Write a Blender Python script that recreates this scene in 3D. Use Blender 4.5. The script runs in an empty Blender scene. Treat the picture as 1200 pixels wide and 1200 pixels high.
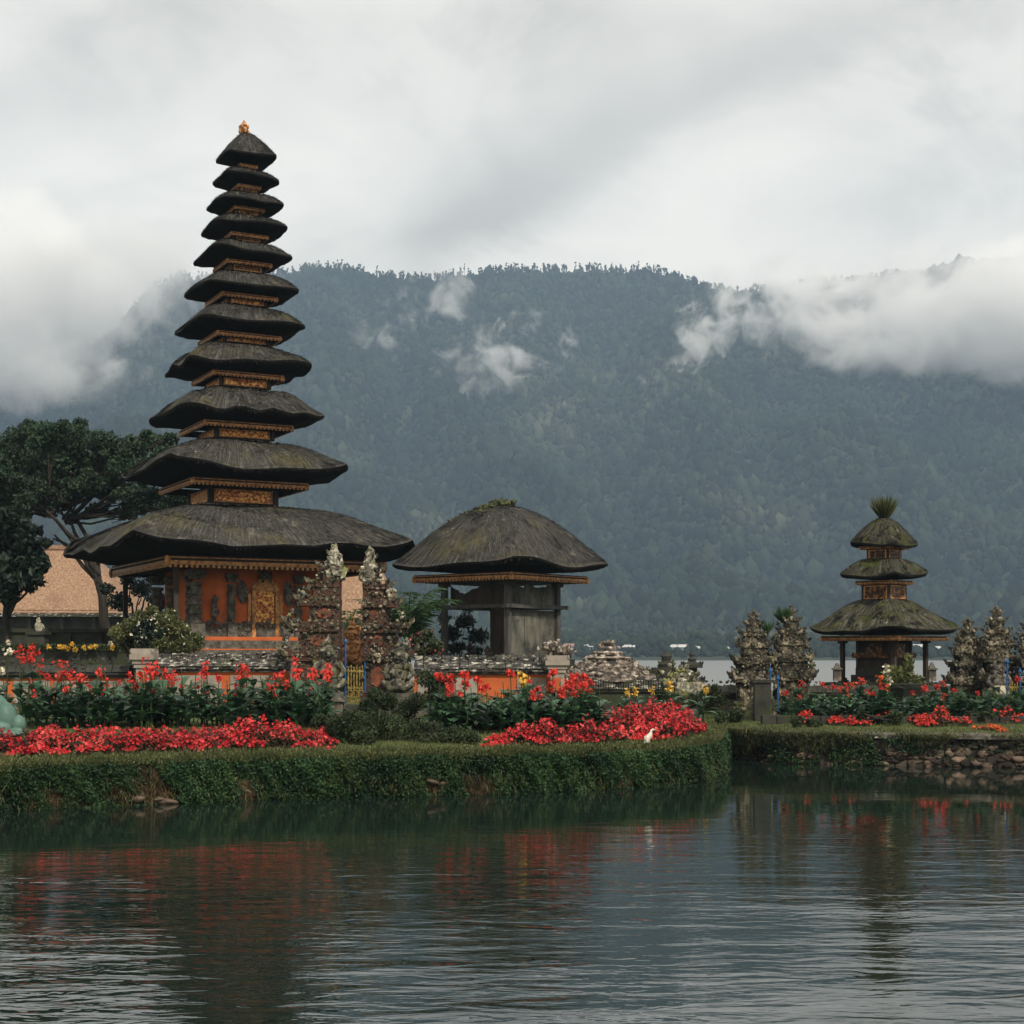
import bpy, math, random
import numpy as np
from math import radians, sin, cos, pi, atan2, sqrt

# ------------------------------------------------------------------ camera, sky, sun, exposure
SC = bpy.context.scene
COL = SC.collection
CAM_H = 2.6            # eye height above the lake, metres
FPX, HZ = 1750.0, 766.0
cam_data = bpy.data.cameras.new("camera")
cam = bpy.data.objects.new("camera", cam_data)
COL.objects.link(cam)
cam.location = (0, 0, CAM_H)
cam.rotation_euler = (radians(90), 0, 0)
cam_data.sensor_width = 36.0
cam_data.lens = 36.0 * FPX / 1200.0
cam_data.shift_y = (HZ - 600.0) / 1200.0
cam_data.clip_start = 0.1
cam_data.clip_end = 20000.0
SC.camera = cam

SUN_EL, SUN_AZ = radians(44), radians(152)      # azimuth clockwise from +Y; a veiled sun stands behind the camera to the right
SUN_STRENGTH, SUN_ANGLE = 3.6, radians(3)
SKY_STRENGTH = 0.10
EXPOSURE = 0.0

SC.view_settings.view_transform = 'Standard'
SC.view_settings.look = 'None'
SC.view_settings.exposure = EXPOSURE
SC.view_settings.gamma = 1.0
SC.view_settings.use_curve_mapping = False

world = bpy.data.worlds.new("World")
SC.world = world
world.use_nodes = True


def build_world():
    nt = world.node_tree
    nt.nodes.clear()
    N, L = nt.nodes.new, nt.links.new

    def math_(op, a, b=None, clamp=False):
        n = N('ShaderNodeMath'); n.operation = op; n.use_clamp = clamp
        for i, x in enumerate((a, b)):
            if x is None: continue
            if isinstance(x, (int, float)): n.inputs[i].default_value = x
            else: L(x, n.inputs[i])
        return n.outputs[0]
    out = N('ShaderNodeOutputWorld'); bg = N('ShaderNodeBackground')
    sky = N('ShaderNodeTexSky'); sky.sky_type = 'NISHITA'; sky.sun_disc = False
    sky.sun_elevation = SUN_EL; sky.sun_rotation = SUN_AZ
    sky.altitude = 1200; sky.air_density = 1.0; sky.dust_density = 3.0
    tc = N('ShaderNodeTexCoord'); sep = N('ShaderNodeSeparateXYZ')
    L(tc.outputs['Generated'], sep.inputs[0])
    x, y, z = sep.outputs
    zc = math_('ADD', math_('MAXIMUM', z, 0.0), 0.42)
    cx, cy = math_('DIVIDE', x, zc), math_('DIVIDE', y, zc)
    comb = N('ShaderNodeCombineXYZ'); L(cx, comb.inputs[0]); L(cy, comb.inputs[1])

    def noise(scale, detail, rough, off, dist=0.0):
        m = N('ShaderNodeMapping'); m.inputs['Location'].default_value = off
        m.inputs['Rotation'].default_value = (0, 0, radians(28)); m.inputs['Scale'].default_value = (1.0, 1.1, 1)
        L(comb.outputs[0], m.inputs[0])
        n = N('ShaderNodeTexNoise'); n.inputs['Scale'].default_value = scale; n.inputs['Detail'].default_value = detail
        n.inputs['Roughness'].default_value = rough; n.inputs['Distortion'].default_value = dist
        L(m.outputs[0], n.inputs['Vector'])
        return n.outputs['Fac']
    a = noise(1.5, 5, 0.5, (3.1, 1.7, 0.3), 0.25)
    b = noise(4.5, 7, 0.55, (7.3, 2.2, 1.1), 0.5)
    s = math_('ADD', math_('MULTIPLY', a, 0.55), math_('MULTIPLY', b, 0.45))
    # the larger cloud masses of this sky, each an oval patch of direction torn by the same noise
    yy = math_('MAXIMUM', math_('ABSOLUTE', y), 0.15)
    u, v = math_('DIVIDE', x, yy), math_('DIVIDE', z, yy)
    for (px, py, rx, ry, rot, amp) in ((640, 235, 330, 62, 27, -0.17), (900, 70, 380, 80, 12, -0.12), (150, 120, 330, 46, -3, -0.08), (1040, 235, 200, 60, 10, -0.09), (330, 30, 300, 50, 0, -0.05), (520, 260, 70, 120, -10, -0.08),
                                       (800, 215, 210, 62, 25, 0.10), (210, 215, 280, 80, 5, 0.08), (470, 140, 180, 60, 20, 0.06), (700, 300, 260, 40, 5, 0.07), (1120, 130, 160, 60, 20, 0.05)):
        c_, s_ = cos(radians(rot)), sin(radians(rot)); u0, v0 = (px - 600) / FPX, (HZ - py) / FPX
        du = math_('ADD', math_('SUBTRACT', u, u0), math_('MULTIPLY', math_('SUBTRACT', b, 0.5), 0.16)); dv = math_('ADD', math_('SUBTRACT', v, v0), math_('MULTIPLY', math_('SUBTRACT', a, 0.5), 0.08))
        p = math_('DIVIDE', math_('ADD', math_('MULTIPLY', du, c_), math_('MULTIPLY', dv, s_)), rx / FPX)
        q = math_('DIVIDE', math_('SUBTRACT', math_('MULTIPLY', dv, c_), math_('MULTIPLY', du, s_)), ry / FPX)
        r2 = math_('ADD', math_('MULTIPLY', p, p), math_('MULTIPLY', q, q))
        g_ = math_('POWER', 2.718, math_('MULTIPLY', r2, -1.0))
        g_ = math_('MULTIPLY', g_, math_('ADD', math_('MULTIPLY', b, 3.4), -0.7))
        s = math_('ADD', s, math_('MULTIPLY', g_, amp * 0.66))
    ramp = N('ShaderNodeValToRGB'); cr = ramp.color_ramp
    cr.elements[0].position = 0.36; cr.elements[0].color = (0.63, 0.605, 0.555, 1)
    cr.elements[1].position = 0.60; cr.elements[1].color = (1.10, 1.045, 0.945, 1)
    e = cr.elements.new(0.475); e.color = (0.95, 0.91, 0.83, 1)
    L(s, ramp.inputs[0])
    # the overcast deck: white cloud with a little of the sky's own blue
    sc = N('ShaderNodeVectorMath'); sc.operation = 'SCALE'; sc.inputs['Scale'].default_value = 1.0 / SKY_STRENGTH
    L(ramp.outputs[0], sc.inputs[0])
    mix = N('ShaderNodeMixRGB'); mix.inputs[0].default_value = 0.97
    L(sky.outputs[0], mix.inputs[1]); L(sc.outputs[0], mix.inputs[2])
    L(mix.outputs[0], bg.inputs['Color'])
    bg.inputs['Strength'].default_value = SKY_STRENGTH
    L(bg.outputs[0], out.inputs['Surface'])


build_world()
sun_data = bpy.data.lights.new("sun", 'SUN')
sun_data.energy = SUN_STRENGTH
sun_data.angle = SUN_ANGLE
sun_data.color = (1.0, 0.90, 0.76)
sun = bpy.data.objects.new("sun", sun_data)
COL.objects.link(sun)
sun.rotation_euler = (radians(90) - SUN_EL, 0, pi - SUN_AZ)

cy = SC.cycles
cy.use_denoising = True
cy.max_bounces = 10; cy.diffuse_bounces = 3; cy.glossy_bounces = 3
cy.transmission_bounces = 2; cy.transparent_max_bounces = 6
cy.volume_bounces = 10
cy.volume_step_rate = 1.0
cy.volume_max_steps = 128
cy.caustics_reflective = False; cy.caustics_refractive = False
cy.use_adaptive_sampling = True
cy.adaptive_threshold = 0.02

RNG = np.random.default_rng(7)
random.seed(7)


# ------------------------------------------------------------------ helpers
def at(px, py, Y):
    """The world point that stands at depth Y on the line of sight through a point of the picture."""
    return ((px - 600.0) / FPX * Y, Y, CAM_H - (py - HZ) / FPX * Y)


def zat(py, Y):
    return CAM_H - (py - HZ) / FPX * Y


def xat(px, Y):
    return (px - 600.0) / FPX * Y


def ico(sub):
    import bmesh
    bm = bmesh.new(); bmesh.ops.create_icosphere(bm, subdivisions=sub, radius=1.0)
    v = np.array([p.co[:] for p in bm.verts]); f = np.array([[q.index for q in p.verts] for p in bm.faces])
    bm.free()
    return v, f


ICO = {s: ico(s) for s in (1, 2, 3, 4)}


class MB:
    """Collects shapes and links them as ONE mesh object."""
    def __init__(s):
        s.V, s.F, s.T, s.U, s.M, s.n = [], [], [], [], [], 0

    def add(s, v, f, tint=0.5, uv=None, m=0):
        v = np.asarray(v, float).reshape(-1, 3); f = np.asarray(f, int)
        s.V.append(v); s.F.append(f + s.n); s.M.append(m)
        s.T.append(np.broadcast_to(np.asarray(tint, float), (len(v),)))
        s.U.append(np.zeros((len(v), 2)) if uv is None else np.asarray(uv, float))
        s.n += len(v)

    def box(s, c, size, rz=0.0, tint=0.5, top=None, m=0, tilt=None):
        hx, hy, hz = size[0] / 2, size[1] / 2, size[2] / 2
        tx, ty = (hx, hy) if top is None else (hx * top[0], hy * top[1])
        v = np.array([(-hx, -hy, -hz), (hx, -hy, -hz), (hx, hy, -hz), (-hx, hy, -hz), (-tx, -ty, hz), (tx, -ty, hz), (tx, ty, hz), (-tx, ty, hz)])
        if tilt:
            a, b = tilt
            v = v @ np.array([[1, 0, 0], [0, cos(a), sin(a)], [0, -sin(a), cos(a)]])
            v = v @ np.array([[cos(b), 0, -sin(b)], [0, 1, 0], [sin(b), 0, cos(b)]])
        R = np.array([[cos(rz), sin(rz), 0], [-sin(rz), cos(rz), 0], [0, 0, 1]])
        v = v @ R + np.array(c)
        s.add(v, [(0, 3, 2, 1), (4, 5, 6, 7), (0, 1, 5, 4), (1, 2, 6, 5), (2, 3, 7, 6), (3, 0, 4, 7)], tint, m=m)

    def loft(s, rings, closed=True, caps=(True, True), tint=0.5, uv=None, m=0):
        k = len(rings[0]); v = np.concatenate([np.asarray(r, float) for r in rings])
        f = []
        for i in range(len(rings) - 1):
            for j in range(k if closed else k - 1):
                j2 = (j + 1) % k
                f.append((i * k + j, i * k + j2, (i + 1) * k + j2, (i + 1) * k + j))
        s.add(v, f, tint, uv, m)
        b = s.n - len(v)
        for on, off, rev in ((caps[0], 0, True), (caps[1], (len(rings) - 1) * k, False)):
            if on:
                s.F.append(np.array([[b + off + (k - 1 - j if rev else j) for j in range(k)]])); s.M.append(m)
                s.V.append(np.zeros((0, 3))); s.T.append(np.zeros(0)); s.U.append(np.zeros((0, 2)))

    def lathe(s, prof, c=(0, 0, 0), n=12, tint=0.5, m=0):
        th = np.arange(n) / n * 2 * pi
        rings = [np.stack([c[0] + r * np.cos(th), c[1] + r * np.sin(th), np.full(n, c[2] + z)], 1) for r, z in prof]
        s.loft(rings, tint=tint, m=m)

    def tube(s, path, rad, n=6, tint=0.5, m=0):
        P = np.asarray(path, float); rad = np.broadcast_to(np.asarray(rad, float), (len(P),))
        T = np.gradient(P, axis=0); T /= np.linalg.norm(T, axis=1)[:, None] + 1e-9
        rings = []
        up = np.array([0.0, 0, 1]) if abs(T[0][2]) < 0.9 else np.array([1.0, 0, 0])
        for p, t, r in zip(P, T, rad):
            a = np.cross(up, t); a /= np.linalg.norm(a) + 1e-9; b = np.cross(t, a); up = b
            th = np.arange(n) / n * 2 * pi
            rings.append(p + r * (np.cos(th)[:, None] * a + np.sin(th)[:, None] * b))
            up = np.cross(t, a) if abs(np.dot(t, [0, 0, 1])) > 0.9 else np.array([0.0, 0, 1])
        s.loft(rings, tint=tint, m=m)

    def blob(s, c, r, sub=2, rough=0.18, tint=0.5, seed=None, m=0, freq=2.2):
        v, f = ICO[sub]
        g = np.random.default_rng(seed if seed is not None else RNG.integers(1 << 30))
        d = np.zeros(len(v))
        for _ in range(5):
            k = g.normal(0, freq, 3); d += np.sin(v @ k + g.uniform(0, 6.3))
        q = v * (1 + rough * d / 2.2)[:, None] * np.asarray(r, float)
        s.add(q + np.asarray(c, float), f, tint, m=m)

    def leaves(s, c, a, b, L, W, tint, fold=0.0, m=0):
        """Kite-shaped leaf faces: centres c, length axis a, width axis b."""
        c = np.asarray(c); L = np.broadcast_to(np.asarray(L, float), (len(c),))[:, None]; W = np.broadcast_to(np.asarray(W, float), (len(c),))[:, None]
        n = np.cross(a, b)
        v = np.stack([c - a * L * 0.5, c + b * W * 0.5 - a * L * 0.08 + n * fold * W, c + a * L * 0.5, c - b * W * 0.5 - a * L * 0.08 + n * fold * W], 1).reshape(-1, 3)
        k = np.arange(len(c))[:, None] * 4
        t = np.repeat(np.broadcast_to(np.asarray(tint, float), (len(c),)), 4)
        s.add(v, k + np.array([[0, 1, 2, 3]]), t, m=m)

    def build(s, name, mats, parent=None, loc=None, smooth=False):
        me = bpy.data.meshes.new(name)
        V = np.concatenate(s.V); T = np.concatenate(s.T); U = np.concatenate(s.U)
        loops = np.concatenate([f.reshape(-1) for f in s.F]).astype(np.int32)
        tot = np.concatenate([np.full(len(f), f.shape[1]) for f in s.F]).astype(np.int32)
        mi = np.concatenate([np.full(len(f), m) for f, m in zip(s.F, s.M)]).astype(np.int32)
        me.vertices.add(len(V)); me.vertices.foreach_set('co', V.astype(np.float32).reshape(-1))
        me.loops.add(len(loops)); me.loops.foreach_set('vertex_index', loops)
        me.polygons.add(len(tot))
        st = np.zeros(len(tot), np.int32); st[1:] = np.cumsum(tot)[:-1]
        me.polygons.foreach_set('loop_start', st); me.polygons.foreach_set('material_index', mi)
        me.polygons.foreach_set('use_smooth', np.full(len(tot), bool(smooth)))
        me.attributes.new('tint', 'FLOAT', 'POINT').data.foreach_set('value', T.astype(np.float32))
        if np.any(U):
            u3 = np.zeros((len(V), 3), np.float32); u3[:, :2] = U
            me.attributes.new('surf', 'FLOAT_VECTOR', 'POINT').data.foreach_set('vector', u3.reshape(-1))
        me.update(calc_edges=True)
        for m in (mats if isinstance(mats, (list, tuple)) else [mats]):
            me.materials.append(m)
        o = bpy.data.objects.new(name, me); COL.objects.link(o)
        if parent: o.parent = parent
        if loc is not None: o.location = loc
        return o


def tag(o, label, cat, group=None, kind=None):
    o['label'] = label; o['category'] = cat
    if group: o['group'] = group
    if kind: o['kind'] = kind
    return o


def empty(name, loc, rz, label, cat, group=None):
    o = bpy.data.objects.new(name, None); COL.objects.link(o)
    o.location = loc; o.rotation_euler = (0, 0, rz); o.empty_display_size = 0.3
    return tag(o, label, cat, group)


def dup(root, loc, rz, scale=1.0, label=None, group=None):
    """A copy of a thing with copies of its parts and sub-parts."""
    r = root.copy(); COL.objects.link(r); r.location = loc; r.rotation_euler = (0, 0, rz); r.scale = (scale,) * 3
    if label: r['label'] = label
    if group: r['group'] = group
    for ch in KIDS[root.name]:
        c = ch.copy(); COL.objects.link(c); c.parent = r
        for g in KIDS.get(ch.name, []):
            d = g.copy(); COL.objects.link(d); d.parent = c
    return r


KIDS = {}


def keep_kids(root):
    KIDS[root.name] = list(root.children)
    for ch in root.children: KIDS[ch.name] = list(ch.children)


def rdirs(n, g=RNG):
    d = g.normal(size=(n, 3)); return d / np.linalg.norm(d, axis=1)[:, None]


def ortho(a, g=RNG):
    r = g.normal(size=a.shape); b = np.cross(a, r); return b / (np.linalg.norm(b, axis=1)[:, None] + 1e-9)


def foliage(mb, clumps, n, L, W, up=0.35, shell=0.45, tint=(0.15, 0.85), droop=0.0, m=0, g=RNG):
    """Leaf-sized faces through the volume of overlapping clumps (x,y,z,rx,ry,rz)."""
    C = np.asarray(clumps, float)
    w = C[:, 3] * C[:, 5]; w = w / w.sum()
    idx = g.choice(len(C), n, p=w)
    d = rdirs(n, g)
    r = (shell + (1 - shell) * g.random(n)) ** 0.7 * (0.86 + 0.22 * g.random(n))
    pos = C[idx, :3] + d * r[:, None] * C[idx, 3:6]
    a = rdirs(n, g) * 0.8 + d * 0.5; a[:, 2] += up - droop * 1.2
    a /= np.linalg.norm(a, axis=1)[:, None]
    b = ortho(a, g)
    ct = g.random(len(C)) * 0.5
    t = tint[0] + (tint[1] - tint[0]) * np.clip(ct[idx] + 0.5 * g.random(n), 0, 1)
    sc = 0.6 + 0.8 * g.random(n)
    mb.leaves(pos, a, b, L * sc, W * sc, t, fold=0.12, m=m)


# ------------------------------------------------------------------ procedural materials
def new_mat(name):
    m = bpy.data.materials.new(name); m.use_nodes = True
    nt = m.node_tree; nt.nodes.clear()
    return m, nt


class NT:
    def __init__(s, nt): s.nt = nt

    def n(s, t, **k):
        x = s.nt.nodes.new(t)
        for a, b in k.items(): setattr(x, a, b)
        return x

    def l(s, a, b): s.nt.links.new(a, b)

    def val(s, inp, x):
        if isinstance(x, (int, float)): inp.default_value = x
        elif isinstance(x, tuple): inp.default_value = x if len(x) == len(inp.default_value) else tuple(x) + (1,)
        else: s.l(x, inp)

    def math(s, op, a, b=0.0, clamp=False):
        x = s.n('ShaderNodeMath', operation=op, use_clamp=clamp); s.val(x.inputs[0], a); s.val(x.inputs[1], b); return x.outputs[0]

    def noise(s, vec, scale, detail=5, rough=0.55, stretch=(1, 1, 1), off=(0, 0, 0), dist=0.0):
        mp = s.n('ShaderNodeMapping'); mp.inputs['Scale'].default_value = stretch; mp.inputs['Location'].default_value = off
        s.l(vec, mp.inputs[0])
        x = s.n('ShaderNodeTexNoise'); x.inputs['Scale'].default_value = scale; x.inputs['Detail'].default_value = detail
        x.inputs['Roughness'].default_value = rough; x.inputs['Distortion'].default_value = dist
        s.l(mp.outputs[0], x.inputs['Vector']); return x.outputs['Fac']

    def ramp(s, f, stops):
        x = s.n('ShaderNodeValToRGB'); e = x.color_ramp.elements
        while len(e) < len(stops): e.new(0.5)
        for q, (p, c) in zip(e, stops): q.position = p; q.color = tuple(c) + (1,)
        s.l(f, x.inputs[0]); return x.outputs[0]

    def step(s, f, lo, hi):
        x = s.n('ShaderNodeMapRange', interpolation_type='SMOOTHSTEP'); s.val(x.inputs[0], f)
        x.inputs[1].default_value = lo; x.inputs[2].default_value = hi; return x.outputs[0]

    def mix(s, f, a, b, mode='MIX'):
        x = s.n('ShaderNodeMixRGB', blend_type=mode); s.val(x.inputs[0], f); s.val(x.inputs[1], a); s.val(x.inputs[2], b); return x.outputs[0]


def surf(name, stops, scale=3.0, stretch=(1, 1, 1), detail=6, coord='Object', rough=0.85, bump=0.4, bump_d=0.02,
         layers=(), tint=0.0, spec=0.25, metal=0.0, transl=0.0, cells=None):
    """Noise-ramped colour, layers of patches (colour, scale, lo, hi), bump, and optional per-vertex tint."""
    m, nt = new_mat(name); q = NT(nt)
    out = q.n('ShaderNodeOutputMaterial'); bs = q.n('ShaderNodeBsdfPrincipled')
    if coord == 'surf':
        at_ = q.n('ShaderNodeAttribute', attribute_name='surf'); vec = at_.outputs['Vector']
        ovec = q.n('ShaderNodeTexCoord').outputs['Object']
    else:
        vec = q.n('ShaderNodeTexCoord').outputs['Object']; ovec = vec
    f = q.noise(vec, scale, detail, 0.6, stretch)
    col = q.ramp(f, stops)
    h = f
    if cells:
        vo = q.n('ShaderNodeTexVoronoi'); vo.inputs['Scale'].default_value = cells[0]; q.l(ovec, vo.inputs['Vector'])
        vd = q.n('ShaderNodeTexVoronoi', feature='DISTANCE_TO_EDGE'); vd.inputs['Scale'].default_value = cells[0]; q.l(ovec, vd.inputs['Vector'])
        sepc = q.n('ShaderNodeSeparateColor'); q.l(vo.outputs['Color'], sepc.inputs[0])
        br = q.math('ADD', q.math('MULTIPLY', sepc.outputs[0], 0.9), 0.5)
        cm = q.n('ShaderNodeCombineColor')
        for i in range(3): q.l(br, cm.inputs[i])
        col = q.mix(1.0, col, cm.outputs[0], 'MULTIPLY')
        e = q.step(vd.outputs['Distance'], 0.01, cells[1])
        col = q.mix(e, cells[2], col)
        h = q.math('ADD', q.math('MULTIPLY', f, 0.3), e)
    for i, (c, sc, lo, hi) in enumerate(layers):
        g = q.noise(ovec, sc, 6, 0.65, off=(3.7 * i + 1, 5.1 * i, 2.3 * i))
        col = q.mix(q.step(g, lo, hi), col, c)
    if tint:
        t = q.n('ShaderNodeAttribute', attribute_name='tint').outputs['Fac']
        k = q.math('ADD', q.math('MULTIPLY', t, 2 * tint), 1 - tint)
        cm = q.n('ShaderNodeCombineColor')
        for i in range(3): q.l(k, cm.inputs[i])
        col = q.mix(1.0, col, cm.outputs[0], 'MULTIPLY')
    q.l(col, bs.inputs['Base Color'])
    bs.inputs['Roughness'].default_value = rough; bs.inputs['Metallic'].default_value = metal
    bs.inputs['Specular IOR Level'].default_value = spec
    if bump:
        b = q.n('ShaderNodeBump'); b.inputs['Strength'].default_value = bump; b.inputs['Distance'].default_value = bump_d
        q.l(h, b.inputs['Height']); q.l(b.outputs[0], bs.inputs['Normal'])
    if transl:
        tr = q.n('ShaderNodeBsdfTranslucent'); q.l(col, tr.inputs['Color'])
        mx = q.n('ShaderNodeMixShader'); mx.inputs[0].default_value = transl
        q.l(bs.outputs[0], mx.inputs[1]); q.l(tr.outputs[0], mx.inputs[2]); q.l(mx.outputs[0], out.inputs['Surface'])
    else:
        q.l(bs.outputs[0], out.inputs['Surface'])
    return m


def leafmat(name, stops, tint=0.5, transl=0.25, scale=1.5, rough=0.55, spec=0.3, layers=()):
    return surf(name, stops, scale, rough=rough, bump=0, tint=tint, transl=transl, spec=spec, layers=layers, detail=3)


MOSS, PALE = (0.075, 0.085, 0.02), (0.42, 0.41, 0.36)
M = {}
M['thatch'] = surf('thatch', [(0.25, (0.016, 0.015, 0.013)), (0.5, (0.052, 0.050, 0.046)), (0.74, (0.145, 0.139, 0.124))], 1.0, (15, 1.0, 1), 8, 'surf', 0.95, 0.8, 0.05,
                   layers=[((0.105, 0.095, 0.045), 0.55, 0.50, 0.74), ((0.018, 0.018, 0.017), 0.9, 0.52, 0.7), ((0.15, 0.14, 0.115), 1.7, 0.58, 0.74), ((0.42, 0.41, 0.38), 2.6, 0.69, 0.735)], tint=0.35, spec=0.1)
M['thatch_moss'] = surf('mossy_thatch', [(0.28, (0.010, 0.010, 0.008)), (0.5, (0.046, 0.045, 0.034)), (0.70, (0.17, 0.16, 0.12))], 1.0, (16, 1.2, 1), 8, 'surf', 0.95, 0.8, 0.05,
                        layers=[((0.052, 0.060, 0.018), 1.6, 0.49, 0.66), ((0.012, 0.012, 0.010), 2.4, 0.50, 0.62), ((0.085, 0.09, 0.032), 4.5, 0.57, 0.66), ((0.33, 0.32, 0.26), 6.0, 0.64, 0.69)], tint=0.35, spec=0.1)
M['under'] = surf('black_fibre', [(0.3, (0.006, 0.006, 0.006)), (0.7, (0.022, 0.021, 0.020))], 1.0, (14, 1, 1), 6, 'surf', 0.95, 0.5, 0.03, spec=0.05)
M['terracotta'] = surf('weathered_terracotta', [(0.35, (0.07, 0.03, 0.02)), (0.65, (0.27, 0.085, 0.04))], 5, bump=0.8, bump_d=0.04, layers=[((0.06, 0.055, 0.045), 3.0, 0.5, 0.64)])
M['lichen_dull'] = surf('dull_lichened_stone', [(0.35, (0.035, 0.034, 0.028)), (0.52, (0.085, 0.08, 0.06)), (0.68, (0.27, 0.25, 0.19))], 8, detail=5, bump=0.9, bump_d=0.04, layers=[((0.09, 0.10, 0.035), 2.3, 0.5, 0.66), ((0.03, 0.03, 0.026), 4.0, 0.52, 0.62)], tint=0.6)
M['lichen_pink'] = surf('pale_coral_stone', [(0.38, (0.035, 0.03, 0.025)), (0.53, (0.17, 0.142, 0.115)), (0.66, (0.46, 0.40, 0.34))], 7, detail=5, bump=0.9, bump_d=0.04, layers=[((0.05, 0.045, 0.038), 4.0, 0.54, 0.62)], tint=0.6)
M['mossy_carved'] = surf('mossy_carved_stone', [(0.32, (0.014, 0.014, 0.010)), (0.50, (0.085, 0.074, 0.052)), (0.66, (0.34, 0.295, 0.215))], 5, bump=1.0, bump_d=0.06,
                   layers=[((0.040, 0.048, 0.014), 1.6, 0.50, 0.66), ((0.20, 0.105, 0.05), 1.9, 0.62, 0.74), ((0.014, 0.015, 0.011), 1.1, 0.50, 0.66)], tint=0.6)
M['wood'] = surf('dark_wood', [(0.3, (0.018, 0.014, 0.012)), (0.7, (0.06, 0.045, 0.035))], 3, (1, 1, 0.2), bump=0.3)
M['grey_wood'] = surf('weathered_wood', [(0.3, (0.035, 0.035, 0.033)), (0.7, (0.11, 0.105, 0.095))], 4, (3, 3, 0.3), bump=0.4, layers=[((0.03, 0.03, 0.027), 2.0, 0.5, 0.7)])
M['gold'] = surf('carved_gold', [(0.40, (0.18, 0.024, 0.008)), (0.50, (0.52, 0.17, 0.03)), (0.60, (0.88, 0.50, 0.12))], 11, detail=3, rough=0.45, bump=0.9, bump_d=0.03, metal=0.25, spec=0.5)
M['gilt'] = surf('dull_gilt_trim', [(0.35, (0.20, 0.075, 0.025)), (0.62, (0.60, 0.29, 0.095))], 9, detail=3, rough=0.5, bump=0.6, bump_d=0.02, metal=0.15, spec=0.4)
M['orange'] = surf('orange_plaster', [(0.3, (0.38, 0.085, 0.026)), (0.7, (0.60, 0.15, 0.045))], 1.6, bump=0.15, layers=[((0.16, 0.08, 0.05), 1.1, 0.60, 0.74), ((0.25, 0.17, 0.12), 3.0, 0.66, 0.74)])
M['panel'] = surf('pale_stone_panel', [(0.3, (0.19, 0.165, 0.14)), (0.7, (0.36, 0.32, 0.27))], 3, bump=0.3, layers=[((0.06, 0.055, 0.045), 2.0, 0.55, 0.7), ((0.30, 0.12, 0.06), 1.4, 0.62, 0.75)])
M['carved'] = surf('carved_grey_stone', [(0.3, (0.03, 0.027, 0.023)), (0.55, (0.12, 0.108, 0.09)), (0.75, (0.24, 0.215, 0.18))], 5, bump=1.0, bump_d=0.05,
                   layers=[((0.26, 0.10, 0.05), 1.3, 0.60, 0.72), ((0.05, 0.06, 0.02), 1.8, 0.56, 0.7), ((0.42, 0.40, 0.34), 7.0, 0.63, 0.70)], tint=0.5)
M['lichen'] = surf('lichened_stone', [(0.35, (0.06, 0.058, 0.045)), (0.5, (0.20, 0.19, 0.14)), (0.62, (0.46, 0.44, 0.36))], 9, detail=4, bump=0.9, bump_d=0.04,
                   layers=[((0.14, 0.15, 0.045), 2.3, 0.52, 0.66), ((0.04, 0.04, 0.03), 5.0, 0.58, 0.66)], tint=0.55)
M['cap'] = surf('lichened_cap_stone', [(0.40, (0.025, 0.024, 0.022)), (0.55, (0.085, 0.08, 0.07)), (0.63, (0.50, 0.48, 0.42))], 6, (1, 1, 3), detail=6, bump=0.7, bump_d=0.03, layers=[((0.04, 0.045, 0.02), 1.3, 0.52, 0.66)], tint=0.3)
M['darkstone'] = surf('dark_mossy_stone', [(0.3, (0.014, 0.015, 0.013)), (0.7, (0.055, 0.055, 0.046))], 3, bump=0.6, layers=[((0.035, 0.045, 0.016), 1.2, 0.5, 0.66), ((0.28, 0.27, 0.23), 6.0, 0.68, 0.73)])
M['brick'] = surf('dark_brick', [(0.3, (0.035, 0.020, 0.015)), (0.7, (0.10, 0.05, 0.034))], 5, (0.4, 0.4, 3), bump=0.6, layers=[((0.04, 0.045, 0.02), 1.0, 0.56, 0.7)])
M['cloth_grey'] = surf('weathered_grey_board', [(0.32, (0.035, 0.036, 0.031)), (0.66, (0.17, 0.162, 0.13))], 2.2, (1, 1, 0.45), detail=10, bump=0.3, layers=[((0.03, 0.031, 0.028), 1.0, 0.48, 0.66), ((0.24, 0.23, 0.19), 1.7, 0.62, 0.72)])
M['tile'] = surf('faded_terracotta_tiles', [(0.32, (0.17, 0.092, 0.055)), (0.5, (0.26, 0.16, 0.10)), (0.68, (0.35, 0.25, 0.17))], 6.0, (1.8, 1.0, 1), detail=12, bump=0.4, layers=[((0.20, 0.11, 0.075), 0.5, 0.56, 0.72)])
M['plaster'] = surf('dark_plaster', [(0.3, (0.05, 0.05, 0.05)), (0.7, (0.10, 0.10, 0.095))], 2, bump=0.2)
M['white'] = surf('white_paint', [(0.3, (0.30, 0.30, 0.295)), (0.7, (0.62, 0.62, 0.60))], 0.3, bump=0)
M['rust'] = surf('rust_roof_sheet', [(0.3, (0.20, 0.10, 0.08)), (0.7, (0.33, 0.2, 0.17))], 0.3, bump=0)
M['blue'] = surf('blue_paint', [(0.3, (0.012, 0.07, 0.20)), (0.7, (0.015, 0.11, 0.30))], 5, rough=0.4, bump=0)
M['yellow_paint'] = surf('yellow_paint', [(0.35, (0.06, 0.045, 0.015)), (0.65, (0.36, 0.27, 0.07))], 14, rough=0.5, bump=0.1)
M['statue_green'] = surf('green_painted_concrete', [(0.3, (0.060, 0.120, 0.098)), (0.7, (0.11, 0.195, 0.16))], 3, rough=0.5, bump=0.15, layers=[((0.06, 0.11, 0.085), 2.0, 0.6, 0.75)])
M['bird'] = surf('white_feathers', [(0.3, (0.48, 0.44, 0.34)), (0.7, (0.70, 0.67, 0.60))], 12, bump=0.2)
M['beak'] = surf('yellow_beak', [(0.3, (0.45, 0.28, 0.05)), (0.7, (0.55, 0.36, 0.08))], 12, bump=0)
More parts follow.
